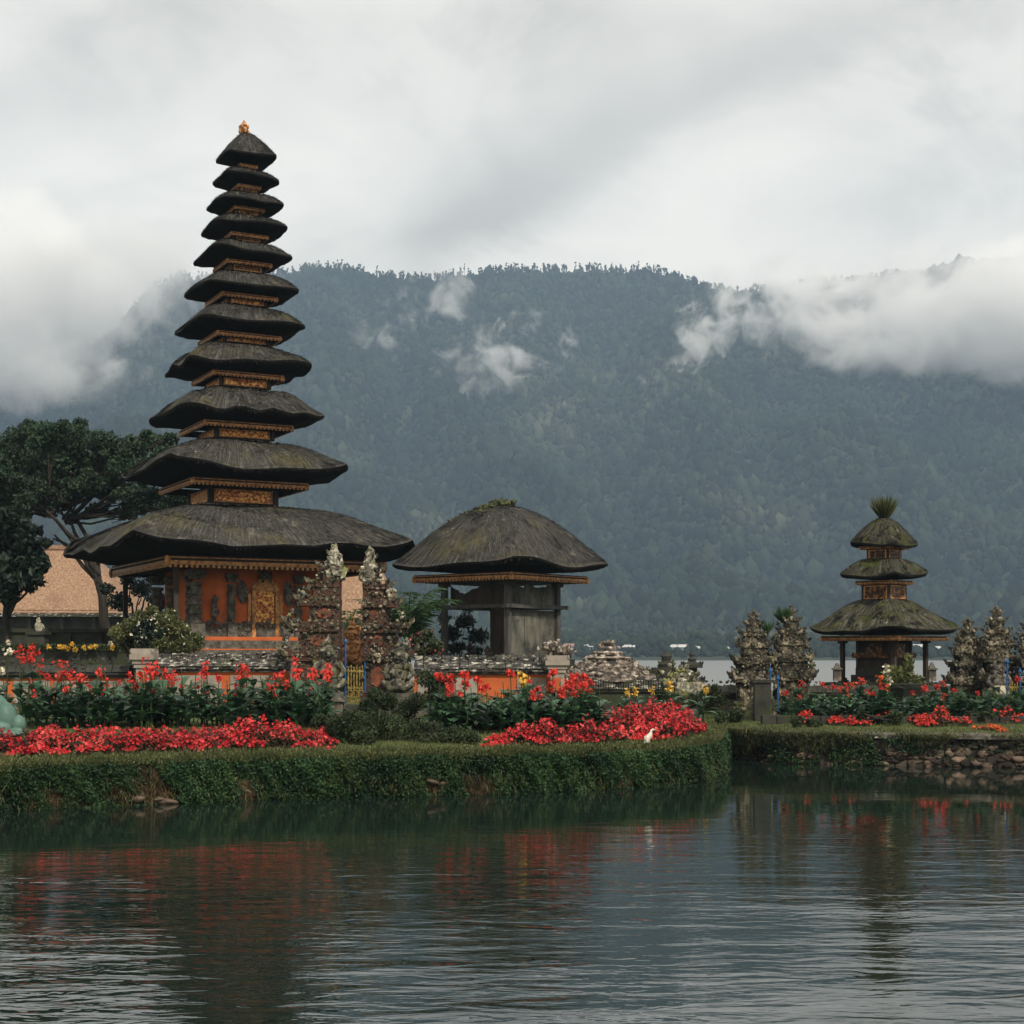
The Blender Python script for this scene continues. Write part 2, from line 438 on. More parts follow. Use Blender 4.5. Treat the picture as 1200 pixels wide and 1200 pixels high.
M['bark'] = surf('bark', [(0.3, (0.014, 0.012, 0.010)), (0.7, (0.05, 0.042, 0.035))], 4, (2, 2, 0.4), bump=0.7)
M['earth'] = surf('earth', [(0.3, (0.02, 0.018, 0.012)), (0.7, (0.06, 0.05, 0.032))], 4, bump=0.5, layers=[((0.03, 0.04, 0.012), 1.4, 0.45, 0.6)])
M['lawn'] = surf('lawn', [(0.3, (0.035, 0.055, 0.012)), (0.7, (0.085, 0.11, 0.028))], 6, bump=0.5, layers=[((0.045, 0.04, 0.02), 0.6, 0.55, 0.7)])
M['hedge_core'] = surf('hedge_twigs', [(0.3, (0.008, 0.010, 0.006)), (0.7, (0.03, 0.028, 0.015))], 5, bump=0.8)
M['hedge'] = leafmat('hedge_leaves', [(0.3, (0.012, 0.042, 0.017)), (0.6, (0.036, 0.082, 0.027)), (0.8, (0.092, 0.125, 0.040))], 0.6)
M['hedge_top'] = leafmat('sprouting_hedge_tips', [(0.3, (0.045, 0.062, 0.018)), (0.7, (0.125, 0.135, 0.050))], 0.5)
M['dry'] = leafmat('dry_twig_leaves', [(0.3, (0.05, 0.035, 0.018)), (0.7, (0.15, 0.105, 0.055))], 0.5)
M['canna'] = leafmat('canna_leaves', [(0.3, (0.022, 0.066, 0.032)), (0.7, (0.060, 0.125, 0.062))], 0.6, 0.25, rough=0.38, spec=0.5)
M['stem'] = leafmat('green_stems', [(0.3, (0.03, 0.06, 0.02)), (0.7, (0.07, 0.10, 0.03))], 0.3)
M['red'] = leafmat('red_petals', [(0.3, (0.52, 0.024, 0.02)), (0.7, (0.70, 0.075, 0.05))], 0.35, 0.3, 4)
M['orange_petal'] = leafmat('orange_petals', [(0.3, (0.62, 0.10, 0.02)), (0.7, (0.70, 0.16, 0.04))], 0.3, 0.3, 4)
M['begonia'] = leafmat('begonia_petals', [(0.3, (0.38, 0.013, 0.018)), (0.5, (0.52, 0.032, 0.036)), (0.7, (0.70, 0.12, 0.11))], 0.75, 0.3, 3.0)
M['begonia_leaf'] = leafmat('begonia_leaves', [(0.3, (0.05, 0.014, 0.012)), (0.55, (0.045, 0.03, 0.015)), (0.7, (0.04, 0.06, 0.02))], 0.5)
M['yellow'] = leafmat('yellow_petals', [(0.3, (0.65, 0.36, 0.03)), (0.7, (0.78, 0.56, 0.14))], 0.3, 0.3)
M['pink'] = leafmat('pink_petals', [(0.3, (0.55, 0.06, 0.10)), (0.7, (0.68, 0.16, 0.2))], 0.3, 0.3)
M['cream'] = leafmat('cream_petals', [(0.3, (0.55, 0.5, 0.36)), (0.7, (0.72, 0.68, 0.55))], 0.4, 0.3)
M['tree'] = leafmat('dark_tree_leaves', [(0.3, (0.012, 0.032, 0.017)), (0.7, (0.040, 0.072, 0.034))], 0.75, 0.2)
M['tree_dark'] = leafmat('broad_dark_leaves', [(0.3, (0.006, 0.016, 0.012)), (0.7, (0.018, 0.034, 0.018))], 0.6, 0.2)
M['bush'] = leafmat('olive_bush_leaves', [(0.3, (0.045, 0.06, 0.02)), (0.7, (0.15, 0.16, 0.06))], 0.55, 0.3)
M['shrub'] = leafmat('shrub_leaves', [(0.3, (0.012, 0.026, 0.010)), (0.7, (0.045, 0.062, 0.024))], 0.6, 0.2)
M['frond'] = leafmat('palm_fronds', [(0.3, (0.02, 0.055, 0.02)), (0.7, (0.06, 0.12, 0.04))], 0.5, 0.3)
M['grass'] = leafmat('grass_blades', [(0.3, (0.04, 0.056, 0.017)), (0.7, (0.13, 0.135, 0.055))], 0.5, 0.3)
M['forest'] = leafmat('forest_crowns', [(0.3, (0.008, 0.015, 0.009)), (0.55, (0.020, 0.030, 0.018)), (0.72, (0.062, 0.066, 0.040))], 0.8, 0.0, 0.008, rough=0.9, spec=0.05)
M['gold_dark'] = surf('dark_gilt_panel', [(0.40, (0.03, 0.014, 0.008)), (0.52, (0.10, 0.045, 0.015)), (0.64, (0.28, 0.13, 0.035))], 9, detail=3, rough=0.5, bump=0.8, bump_d=0.03, metal=0.15)
M['slope'] = surf('mountain_soil', [(0.3, (0.012, 0.02, 0.010)), (0.7, (0.035, 0.045, 0.02))], 0.03, bump=0.0)

# ------------------------------------------------------------------ the setting: lake, ground, far shore, mountain
def water_material():
    m, nt = new_mat('lake_water'); q = NT(nt)
    out = q.n('ShaderNodeOutputMaterial'); bs = q.n('ShaderNodeBsdfPrincipled')
    bs.inputs['IOR'].default_value = 1.75
    vec = q.n('ShaderNodeTexCoord').outputs['Object']
    # wind ripples: long crests, stronger in gusty patches and where the water is open
    w1 = q.noise(vec, 1.0, 3, 0.5, (1.3, 3.5, 1), dist=0.6)
    w2 = q.noise(vec, 1.0, 2, 0.5, (2.8, 7.0, 1), (5, 2, 0), 0.6)
    w3 = q.noise(vec, 1.0, 2, 0.5, (0.28, 0.9, 1), (1, 7, 0), 0.3)
    gust = q.noise(vec, 0.22, 3, 0.5, (0.5, 1.0, 1), (2.0, 4.0, 0))
    sep = q.n('ShaderNodeSeparateXYZ'); q.l(vec, sep.inputs[0])
    # the open lake beyond the island is ruffled by wind, the water in its lee is smooth
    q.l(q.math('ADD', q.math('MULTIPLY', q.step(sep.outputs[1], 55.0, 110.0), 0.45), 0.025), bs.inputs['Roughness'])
    q.l(q.mix(q.step(sep.outputs[1], 55.0, 110.0), (0.008, 0.016, 0.012), (0.16, 0.17, 0.17)), bs.inputs['Base Color'])  # paler far base colour paints in the sky reflected by distant waves
    calm = q.step(sep.outputs[1], WATER_CALM[1], WATER_CALM[0])
    amp = q.math('MULTIPLY', q.math('ADD', q.math('MULTIPLY', calm, 0.86), 0.14), q.math('ADD', q.math('MULTIPLY', q.step(gust, 0.35, 0.65), 0.7), 0.45))
    h = q.math('ADD', q.math('ADD', q.math('MULTIPLY', w1, 1.0), q.math('MULTIPLY', w2, 0.30)), q.math('MULTIPLY', w3, 1.3))
    h = q.math('MULTIPLY', h, amp)
    b = q.n('ShaderNodeBump'); b.inputs['Strength'].default_value = 1.0; b.inputs['Distance'].default_value = WATER_BUMP
    q.l(h, b.inputs['Height']); q.l(b.outputs[0], bs.inputs['Normal'])
    q.l(bs.outputs[0], out.inputs['Surface'])
    return m


WATER_CALM = (12.0, 26.0)
WATER_BUMP = 0.0185
mb = MB()
xs = np.array([-1500, -300, -60, -30, -15, 0, 15, 30, 60, 300, 1500.0]); ys = np.array([-60, 0, 10, 20, 30, 45, 70, 150, 400, 640.0])
V = np.array([(x, y, 0.0) for y in ys for x in xs]); nx = len(xs)
mb.add(V, [(j * nx + i, j * nx + i + 1, (j + 1) * nx + i + 1, (j + 1) * nx + i) for j in range(len(ys) - 1) for i in range(nx - 1)])
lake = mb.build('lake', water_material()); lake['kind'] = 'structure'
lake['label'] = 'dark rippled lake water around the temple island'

# bank line of the islands: (picture x, depth)
BANK = [(-420, 23.0), (-260, 23.8), (0, 24.7), (285, 26.6), (450, 27.2), (590, 27.7), (700, 28.6), (790, 29.7), (815, 30.5), (832, 31.6), (838, 33.0), (841, 35.0), (843, 37.2)]
RBANK = [(850, 37.4), (872, 36.7), (920, 35.5), (1000, 34.8), (1200, 34.0), (1500, 33.4)]
BXY = np.array([(xat(px, Y), Y) for px, Y in BANK + RBANK])
LXY = np.array([(xat(px, Y), Y) for px, Y in BANK])
RXY = np.array([(xat(px, Y), Y) for px, Y in RBANK])
HEDGE_Z = 0.78
X_SPLIT = LXY[-1][0]


def resample(P, step):
    P = np.asarray(P, float); d = np.r_[0, np.cumsum(np.linalg.norm(np.diff(P, axis=0), axis=1))]
    n = max(2, int(d[-1] / step)); t = np.linspace(0, d[-1], n)
    Q = np.stack([np.interp(t, d, P[:, i]) for i in range(P.shape[1])], 1)
    for _ in range(3): Q[1:-1] = 0.25 * Q[:-2] + 0.5 * Q[1:-1] + 0.25 * Q[2:]
    return Q


def bank_y(x): return np.interp(x, BXY[:, 0], BXY[:, 1])


def ground_z(x, y):
    d = y - bank_y(x)
    left = x < X_SPLIT
    return np.where(left, 0.74 + 0.26 * np.clip(d / 5.0, 0, 1), 0.74 + 0.16 * np.clip((d - 0.5) / 3.0, 0, 1)) + 0.25 * np.clip((d - 9) / 10, 0, 1)


gx = np.unique(np.r_[np.linspace(-60, -12, 14), np.linspace(-12, 17, 90), BXY[:, 0]])
off = np.array([0.12, 0.35, 0.8, 1.5, 2.5, 3.5, 5, 7, 9, 12, 16, 20, 25, 32, 45, 60, 90])
mb = MB(); V = []
for x in gx:
    y0 = float(bank_y(x)); back = 62 if x > -8 else 62 + min(70, (-8 - x) * 6)
    oo = off * (back - y0) / 90.0 if False else np.minimum(off, back - y0 - (90 - off) * 0.01)
    for o in oo:
        z = float(ground_z(np.float64(x), np.float64(y0 + o)))
        V.append((x, y0 + o, z if y0 + o < back - 1.2 else -0.5))
k = len(off); n = len(gx)
mb.add(V, [(i * k + j, (i + 1) * k + j, (i + 1) * k + j + 1, i * k + j + 1) for i in range(n - 1) for j in range(k - 1)])
ground = mb.build('ground', M['lawn'], smooth=True); ground['kind'] = 'structure'
ground['label'] = 'grassy ground of the temple island'

# ---- the mountain across the lake
RIDGE = [(-900, 640), (-500, 590), (-250, 530), (0, 456), (70, 424), (130, 398), (165, 356), (185, 337), (215, 329), (300, 326), (350, 322), (390, 316), (440, 324), (490, 331), (520, 330), (545, 322),
         (600, 320), (650, 320), (690, 318), (730, 320), (765, 318), (790, 327), (820, 340), (860, 346), (920, 342), (1000, 334), (1100, 326), (1160, 318), (1200, 312), (1400, 300), (1800, 330), (2300, 420)]
RY = 2000.0
RX = np.array([xat(p, RY) for p, _ in RIDGE]); RZ = np.array([zat(y, RY) for _, y in RIDGE])
_ph = np.random.default_rng(3).uniform(0, 6.28, (40, 3))
_fr = np.random.default_rng(4).normal(size=(40, 2))


def fbm(x, y, sc, octv=4, seed=0, aniso=1.0):
    r = np.zeros_like(x); a = 1.0; f = 1.0 / sc
    for o in range(octv):
        for j in range(3):
            q = _fr[(seed * 5 + o * 3 + j) % 40]; p = _ph[(seed * 7 + o * 3 + j) % 40]
            r = r + a * np.sin((x * q[0] + y * q[1] * aniso) * f * 1.7 + p[0] + 1.3 * np.sin((x * q[1] - y * q[0] * aniso) * f + p[1]))
        a *= 0.5; f *= 2.03
    return r / 3.5


def hill_z(x, y):
    ridge = np.interp(x, RX, RZ)
    t = np.clip((y - 900.0) / (RY - 900.0), 0, 1)
    low = 0.4 + 3.8 * np.clip((y - 572) / 30.0, 0, 1) + 12.2 * np.clip((y - 600) / 300.0, 0, 1) ** 1.3
    base = low + (ridge - 16.4) * (0.25 * t + 0.75 * t ** 1.25)
    w = np.sin(np.pi * np.clip(t, 0, 1)) ** 0.8
    spur = np.abs(fbm(x + 0.25 * y, y, 230, 3, 1, 0.22)) * 165 - 68 + fbm(x, y, 120, 3, 2, 0.5) * 24
    z = base + w * spur
    back = np.clip((y - RY) / 400.0, 0, 1)
    return z - back * 260 + np.clip((y - 590) / 60, 0, 1) * 0.6 * fbm(x, y, 60, 2, 3)


hx = np.linspace(-1900, 1900, 300); hy = np.r_[np.linspace(566, 900, 40), np.linspace(912, RY, 120), RY + np.array([40, 90])]
X, Y = np.meshgrid(hx, hy); Z = hill_z(X, Y); Z[0] = -1.0
mb = MB(); nx = len(hx)
ii, jj = np.meshgrid(np.arange(nx - 1), np.arange(len(hy) - 1)); b0 = (jj * nx + ii).reshape(-1)
mb.add(np.stack([X, Y, Z], -1).reshape(-1, 3), np.stack([b0, b0 + 1, b0 + nx + 1, b0 + nx], 1))
mountain = mb.build('mountain', M['slope'], smooth=True); mountain['kind'] = 'structure'
mountain['label'] = 'steep forested mountain across the lake'


def crowns(mb, P, R, H, tint, sub=1, rough=0.22, g=np.random.default_rng(11)):
    """Many lumpy tree crowns: centres P, radii R, heights H."""
    v, f = ICO[sub]; n = len(P); k = len(v)
    var = [v * (1 + rough * (sum(np.sin(v @ g.normal(0, 2.4, 3) + g.uniform(0, 6)) for _ in range(4)) / 2)[:, None]) for _ in range(12)]
    var = np.array(var)[g.integers(0, 12, n)]
    a = g.uniform(0, 6.28, n); ca, sa = np.cos(a), np.sin(a)
    x = var[..., 0] * ca[:, None] - var[..., 1] * sa[:, None]; y = var[..., 0] * sa[:, None] + var[..., 1] * ca[:, None]
    q = np.stack([x * R[:, None], y * R[:, None], var[..., 2] * H[:, None]], -1) + P[:, None, :]
    mb.add(q.reshape(-1, 3), (np.arange(n)[:, None, None] * k + f[None]).reshape(-1, 3), np.repeat(tint, k))


g = np.random.default_rng(21)
N = 76000
t = g.random(N) ** 0.9
y = 905 + (RY - 905) * t; x = (g.random(N) * 2 - 1) * (0.40 * y + 60) + 0.0
z = hill_z(x, y)
R = np.clip(np.exp(g.normal(1.02, 0.42, N)), 1.3, 7.5); H = R * g.uniform(0.8, 1.7, N)
patch = np.clip(0.45 + 0.26 * fbm(x, y, 200, 4, 4) + 0.30 * fbm(x + 0.3 * y, y, 75, 3, 7, 0.18), 0.0, 1.0)  # vegetation patches, with streaks painted in for shaded gullies
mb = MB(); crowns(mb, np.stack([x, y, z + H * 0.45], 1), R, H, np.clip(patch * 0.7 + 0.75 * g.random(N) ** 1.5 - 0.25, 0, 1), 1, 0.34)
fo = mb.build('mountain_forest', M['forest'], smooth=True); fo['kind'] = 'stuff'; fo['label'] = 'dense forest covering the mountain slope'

# trees standing along the crest, seen against the sky
N = 2300
x = g.uniform(-1000, 1000, N); y = RY + g.uniform(-14, 10, N)
keep = np.sin(x * 0.051 + 1.0) + np.sin(x * 0.137) + g.normal(0, 0.9, N) > -1.2
x, y = x[keep], y[keep]; N = len(x); z = hill_z(x, y)
mb = MB(); h = g.uniform(6, 15, N)
for i in range(N):
    mb.tube([(x[i], y[i], z[i] - 1), (x[i] + g.normal(0, .3), y[i], z[i] + h[i] * 0.9)], (0.35, 0.12), 4, tint=0.1)
nb = 6
ang = g.uniform(0, 6.28, (N, nb)); rr = g.uniform(0.1, 1.3, (N, nb)); hh = g.uniform(0.5, 1.08, (N, nb)) * h[:, None]
P = np.stack([x[:, None] + np.cos(ang) * rr, y[:, None] + np.sin(ang) * rr, z[:, None] + hh], -1).reshape(-1, 3)
n2 = len(P); R = g.uniform(0.45, 1.35, n2)
crowns(mb, P, R, R * g.uniform(0.8, 1.5, n2), g.random(n2) * 0.5, 1, 0.4)
fo = mb.build('crest_trees', M['forest']); fo['kind'] = 'stuff'; fo['label'] = 'row of trees along the mountain crest against the sky'

# belts of trees and fields along the far shore
N = 24000
y = 611 + (930 - 611) * g.random(N) ** 1.4; y[:2600] = 577 + 36 * g.random(2600); x = (g.random(N) * 2 - 1) * (0.40 * y + 40)
keep = (fbm(x, y, 70, 3, 5) + 0.45 * np.sin(y * 0.055) > -0.25) | (y < 611)
x, y = x[keep], y[keep]; N = len(x); z = hill_z(x, y)
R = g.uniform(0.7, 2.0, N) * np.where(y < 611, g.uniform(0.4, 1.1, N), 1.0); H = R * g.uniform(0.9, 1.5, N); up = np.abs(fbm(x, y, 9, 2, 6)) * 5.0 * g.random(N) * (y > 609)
mb = MB(); crowns(mb, np.stack([x, y, z + H * 0.5 + up], 1), R, H, np.clip(0.15 + 0.5 * g.random(N) + up * 0.08, 0, 1), 1, 0.4)  # higher crowns tinted lighter, a highlight put into their colour
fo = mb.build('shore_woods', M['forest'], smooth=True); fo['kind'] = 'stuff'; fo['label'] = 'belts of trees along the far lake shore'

# village houses on the far shore
HOUSES = [(668, 753, 607, 17, 5, 'rust'), (690, 757, 605, 12, 4.5, 'white'), (711, 752, 609, 16, 5, 'white'), (738, 762, 602, 15, 4.2, 'white'), (754, 764, 600, 9, 4, 'white'), (795, 763, 600, 20, 5, 'white'),
          (808, 760, 607, 15, 4.5, 'rust'), (820, 766, 598, 14, 4, 'white'), (837, 764, 602, 12, 4.2, 'white'), (850, 767, 597, 8, 4, 'white'), (1075, 764, 602, 16, 4.5, 'white'), (1098, 766, 598, 10, 4, 'white'), (722, 765, 599, 10, 4, 'rust')]
HLAB = ['rust roofed far shore house just right of the pavilion', 'small white far shore house beside the rust roofed one', 'white roofed far shore house above the pale stone mound',
        'low white far shore house right of the mound top', 'tiny white far shore house near the mound', 'widest white far shore house above the stone lantern', 'rust roofed far shore house behind the white ones by the lantern',
        'white far shore house close to the water by the lantern', 'white far shore house left of the first split gate', 'tiny white far shore house touching the split gate',
        'white far shore house seen behind the three tiered shrine', 'small white far shore house by the right post of the three tiered shrine', 'small rust roofed house low on the far shore behind the mound']
for (px, py, Y, w, h, mt), lb in zip(HOUSES, HLAB):
    X0, _, _ = at(px, py, Y); W = w / FPX * Y; Hh = h / FPX * Y * 1.2
    zb = float(hill_z(np.array([X0]), np.array([Y]))[0])
    e = empty('village_house', (X0, Y, max(zb, 0.4)), random.uniform(-0.3, 0.3), lb, 'house', 'village houses on the far shore')
    b = MB(); b.box((0, 0, Hh * 0.3), (W, 5, Hh * 0.6)); b.build('wall', M['white'], e)
    r = MB(); r.add([(-W * .56, -3.2, Hh * .58), (W * .56, -3.2, Hh * .58), (W * .56, 3.2, Hh * .58), (-W * .56, 3.2, Hh * .58), (-W * .4, 0, Hh * 1.15), (W * .4, 0, Hh * 1.15)],
                    [(0, 1, 5, 4), (2, 3, 4, 5), (3, 2, 1, 0)]); r.add([(-W * .56, -3.2, Hh * .58), (-W * .56, 3.2, Hh * .58), (-W * .4, 0, Hh * 1.15)], [(0, 2, 1)]); r.add([(W * .56, -3.2, Hh * .58), (W * .56, 3.2, Hh * .58), (W * .4, 0, Hh * 1.15)], [(0, 1, 2)])
    r.build('roof', M[mt], e)

# ------------------------------------------------------------------ haze and mist
HAZE_D = 0.00020


def volume_mat(name, color, density_socket=None, dens=0.0, aniso=0.0):
    m, nt = new_mat(name); q = NT(nt)
    out = q.n('ShaderNodeOutputMaterial'); pv = q.n('ShaderNodeVolumePrincipled')
    pv.inputs['Color'].default_value = color + (1,); pv.inputs['Density'].default_value = dens; pv.inputs['Anisotropy'].default_value = aniso
    q.l(pv.outputs[0], out.inputs['Volume'])
    return m, q, pv


hm, _, _ = volume_mat('haze_air', (0.54, 0.74, 0.98), dens=HAZE_D)
mb = MB(); mb.box((0, 1010, 330), (4200, 2190, 664)); hz = mb.build('haze', hm); hz['kind'] = 'stuff'; hz['label'] = 'pale blue haze in the air over the lake'


def mist(px, py, Y, rx, ry, depth, dens, thr, nscale, seed, rot=0.0, soft=0.9, name='mist', label='white mist hanging on the mountain slope', detail=4):
    """A bank of mist: an ellipsoid of air with noise-torn density; rx, ry in picture pixels at depth Y."""
    m, q, pv = volume_mat('mist_air', (1.0, 1.0, 1.0))
    X0, _, Z0 = at(px, py, Y); sx, sz = rx / FPX * Y, ry / FPX * Y
    vec = q.n('ShaderNodeTexCoord').outputs['Object']
    ln = q.n('ShaderNodeVectorMath', operation='LENGTH'); q.l(vec, ln.inputs[0])
    n = q.noise(vec, 1.0, detail, 0.62, (sx / nscale, depth / nscale, sz / nscale), (seed * 3.1, seed * 1.7, seed), 0.6)
    mask = q.math('MULTIPLY', q.math('SUBTRACT', 1.0, ln.outputs['Value']), soft)
    n = q.math('ADD', q.math('MULTIPLY', q.math('SUBTRACT', n, 0.5), 2.6), 0.5)
    d = q.math('ADD', q.math('SUBTRACT', n, thr), mask)
    d = q.math('MULTIPLY', q.step(d, 0.0, 0.6), q.step(ln.outputs['Value'], 1.0, 0.75))
    q.l(q.math('MULTIPLY', d, dens), pv.inputs['Density'])
    b = MB(); v, f = ICO[3]; b.add(v * 1.02, f)
    o = b.build(name, m); o.location = (X0, Y, Z0); o.scale = (sx, depth, sz); o.rotation_euler = (0, rot, 0)
    o['kind'] = 'stuff'; o['label'] = label
    return o


mist(10, 340, 1480, 300, 135, 120, 0.042, 0.54, 80, 1, label='bank of white cloud hiding the crest on the far left')
mist(-60, 432, 1460, 240, 66, 90, 0.028, 0.75, 70, 2, label='lower white mist on the left shoulder of the mountain')
mist(1170, 362, 1480, 290, 98, 110, 0.038, 0.58, 70, 3, label='bank of white cloud lying across the slope on the right')
mist(1060, 412, 1500, 170, 42, 60, 0.045, 0.78, 60, 13, label='lower edge of the right cloud bank drawn out along the slope')
mist(985, 345, 1640, 215, 74, 80, 0.055, 0.90, 42, 4, label='torn mist over the crest on the right')
mist(578, 420, 1600, 104, 80, 50, 0.036, 1.0, 26, 5, label='ragged mist puff on the middle of the slope')
mist(520, 345, 1760, 95, 60, 40, 0.034, 1.02, 30, 6, rot=-0.4, label='thin mist streak rising through the crest saddle')
mist(445, 392, 1660, 110, 34, 30, 0.036, 1.04, 26, 7, rot=-0.5, label='thin slanting mist streak left of the middle puff')
mist(812, 408, 1600, 125, 52, 40, 0.06, 1.0, 28, 8, rot=-0.8, label='slanting mist streak right of the middle slope')
mist(880, 368, 1650, 150, 66, 50, 0.055, 0.96, 32, 9, rot=-0.35, label='ragged mist streak below the right crest')
mist(668, 400, 1650, 22, 36, 20, 0.04, 0.98, 22, 10, label='tiny mist wisp right of the middle puff')
mist(625, 378, 1650, 30, 24, 20, 0.036, 1.0, 20, 11, rot=-0.7, label='tiny mist wisp above the middle puff')

# ------------------------------------------------------------------ thatched shrines
def side_ring(a, z, n=14, p=7.0, lift=0.0, jit=0.0, g=None):
    """A rounded square ring of half side a, corners lifted; returns points and perimeter parameter."""
    t = np.linspace(-1, 1, n, endpoint=False)
    t = np.sign(t) * np.abs(t) ** 0.8
    k = a / (1 + np.abs(t) ** p) ** (1 / p)
    pts = []
    zz = z + lift * np.abs(t) ** 3.5
    if jit: zz = zz + g.normal(0, jit, n)
    for s in range(4):
        c, sn = cos(s * pi / 2), sin(s * pi / 2)
        u, w = k * t, -k
        pts.append(np.stack([u * c - w * sn, u * sn + w * c, zz], 1))
    return np.concatenate(pts)


def thatch_roof(name, parent, a0, a1, z_top, z_eave, zf, af, lift, mat, expo=2.0, strands=3000, seed=0, rise=0.0, ragged=0.02, n=16):
    """A thick fibre roof: bulging top, upswept corners, undercut dark underside, loose fibres along the surface."""
    g = np.random.default_rng(seed)
    mb = MB()
    K = 12
    vs = np.linspace(0, 1, K) ** 0.9
    prof = lambda v: z_eave + (z_top - z_eave) * (1 - v ** expo) + rise * np.sin(v * pi) * (1 - v)
    lump = [g.normal(0, 1, 3) for _ in range(4)]
    rings, uv, tn = [], [], []
    dist = 0.0; prev = None
    rad = lambda v: a0 + (a1 - a0) * v

    def bump(P, amp):
        s = sum(np.sin(P @ (k * 2.0) + i) for i, k in enumerate(lump)) / 3
        return s * amp
    for v in vs:
        r, z = rad(v), prof(v)
        if prev: dist += sqrt((r - prev[0]) ** 2 + (z - prev[1]) ** 2)
        prev = (r, z)
        R = side_ring(r, z, n, lift=lift * v ** 2)
        R[:, 2] += bump(R, 0.068 * a1 ** 0.5) * (0.2 + v * 0.8)
        rings.append(R)
        pm = np.arange(len(R)) / len(R) * 8 * r * (0.6 + 0.4 / max(v, 0.3) * 0.3)
        pm = np.arange(len(R)) / len(R) * 8 * a1
        uv.append(np.stack([pm, np.full(len(R), dist)], 1)); tn.append(np.full(len(R), 0.5))
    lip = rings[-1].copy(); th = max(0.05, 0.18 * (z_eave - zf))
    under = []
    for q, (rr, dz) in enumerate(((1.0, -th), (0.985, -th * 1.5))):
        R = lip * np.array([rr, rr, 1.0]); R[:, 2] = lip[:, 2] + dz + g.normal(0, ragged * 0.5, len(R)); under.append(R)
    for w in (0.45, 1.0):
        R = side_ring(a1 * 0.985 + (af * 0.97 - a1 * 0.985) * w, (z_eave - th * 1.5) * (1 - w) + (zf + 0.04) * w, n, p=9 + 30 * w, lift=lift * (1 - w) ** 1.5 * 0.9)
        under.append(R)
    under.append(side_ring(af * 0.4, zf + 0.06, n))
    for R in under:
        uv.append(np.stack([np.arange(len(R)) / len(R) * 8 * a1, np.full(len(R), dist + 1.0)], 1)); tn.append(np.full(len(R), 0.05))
    nr = len(rings); k4 = 4 * n
    mb.loft(rings, caps=(True, False), tint=np.concatenate(tn[:nr]), uv=np.concatenate(uv[:nr]))
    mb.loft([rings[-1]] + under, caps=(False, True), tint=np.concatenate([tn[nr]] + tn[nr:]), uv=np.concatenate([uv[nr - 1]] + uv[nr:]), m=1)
    # loose fibres lying down the slope and fringing the lip
    N = strands
    v = g.random(N) ** 0.6; v[: N // 4] = 1 - 0.03 * g.random(N // 4)
    s = g.integers(0, 4, N); t = g.uniform(-1, 1, N)
    def pt(v, t, s):
        k = rad(v) / (1 + np.abs(t) ** 7) ** (1 / 7)
        u, w = k * t, -k; c, sn = np.cos(s * pi / 2), np.sin(s * pi / 2)
        z = prof(v) + lift * v ** 2 * np.abs(t) ** 3.5
        P = np.stack([u * c - w * sn, u * sn + w * c, z], 1)
        P[:, 2] += bump(P, 0.068 * a1 ** 0.5) * (0.2 + v * 0.8)
        return P
    L = g.uniform(0.06, 0.16, N) / max(a1, 0.8) ** 0.45
    p0 = pt(np.clip(v - L, 0, 1), t, s); p1 = pt(np.minimum(v, 1), t + g.normal(0, 0.012, N), s)
    out = p1 - p0; out[:, 2] = np.abs(out[:, 2]); lift_n = np.stack([p1[:, 0], p1[:, 1], np.full(N, a1 * 0.9)], 1); lift_n /= np.linalg.norm(lift_n, axis=1)[:, None]
    p0 = p0 - lift_n * 0.01; p1 = p1 + lift_n * (0.012 + 0.06 * g.random(N) ** 2)[:, None]
    edge = v > 0.97
    p1[edge, 2] -= g.uniform(0.0, 1.0, edge.sum()) ** 2 * 0.20 * min(1.0, a1 / 2.2)
    side = np.cross(p1 - p0, lift_n); side /= np.linalg.norm(side, axis=1)[:, None] + 1e-9
    wd = g.uniform(0.008, 0.02, N)[:, None]
    V = np.stack([p0 - side * wd, p0 + side * wd, p1], 1).reshape(-1, 3)
    uvv = np.repeat(np.stack([g.uniform(0, 50, N), g.uniform(0, 4, N)], 1), 3, 0)
    mb.add(V, np.arange(N)[:, None] * 3 + np.array([[0, 1, 2]]), np.repeat(g.uniform(0.1, 0.95, N), 3), uv=uvv)
    return mb.build(name, [mat, M['under']], parent, smooth=True)


def eave_frame(parent, af, zf, h, mat, dent=0.16, name='eave_frame'):
    """Square dark beam under a thatch with two thin gilt rails, a carved gilt band and a row of dentils."""
    mb = MB(); w = 0.07 + 0.02 * af
    for s in range(4):
        rz = s * pi / 2; c, sn = cos(rz), sin(rz)
        def P(x, y, z): return (x * c - y * sn, x * sn + y * c, z)
        mb.box(P(0, -af + w / 2, zf), (2 * af - 2 * w - 0.004, w, h), rz, m=0)
        mb.box(P(0, -af - 0.016, zf + h * 0.30), (2 * af + 0.03, 0.03, h * 0.10), rz, m=1)
        mb.box(P(0, -af - 0.010, zf - h * 0.10), (2 * af + 0.02, 0.022, h * 0.26), rz, m=1)
        mb.box(P(0, -af - 0.016, zf - h * 0.28), (2 * af + 0.03, 0.03, h * 0.07), rz, m=1)
        k = max(3, int(2 * af / dent))
        for i in range(k):
            mb.box(P(-af + (i + 0.5) * 2 * af / k, -af - 0.008, zf - h * 0.46), (2 * af / k * 0.5, 0.03, h * 0.26), rz, m=1)
        mb.box(P(-af + w / 2, -af + w / 2, zf), (w, w, h * 1.02), rz, m=0)
        mb.blob(P(-af, -af, zf - h * 0.12), (0.03 + 0.02 * af, 0.03 + 0.02 * af, h * 0.5), 2, 0.25, m=1)
    return mb.build(name, [M['wood'], mat], parent)


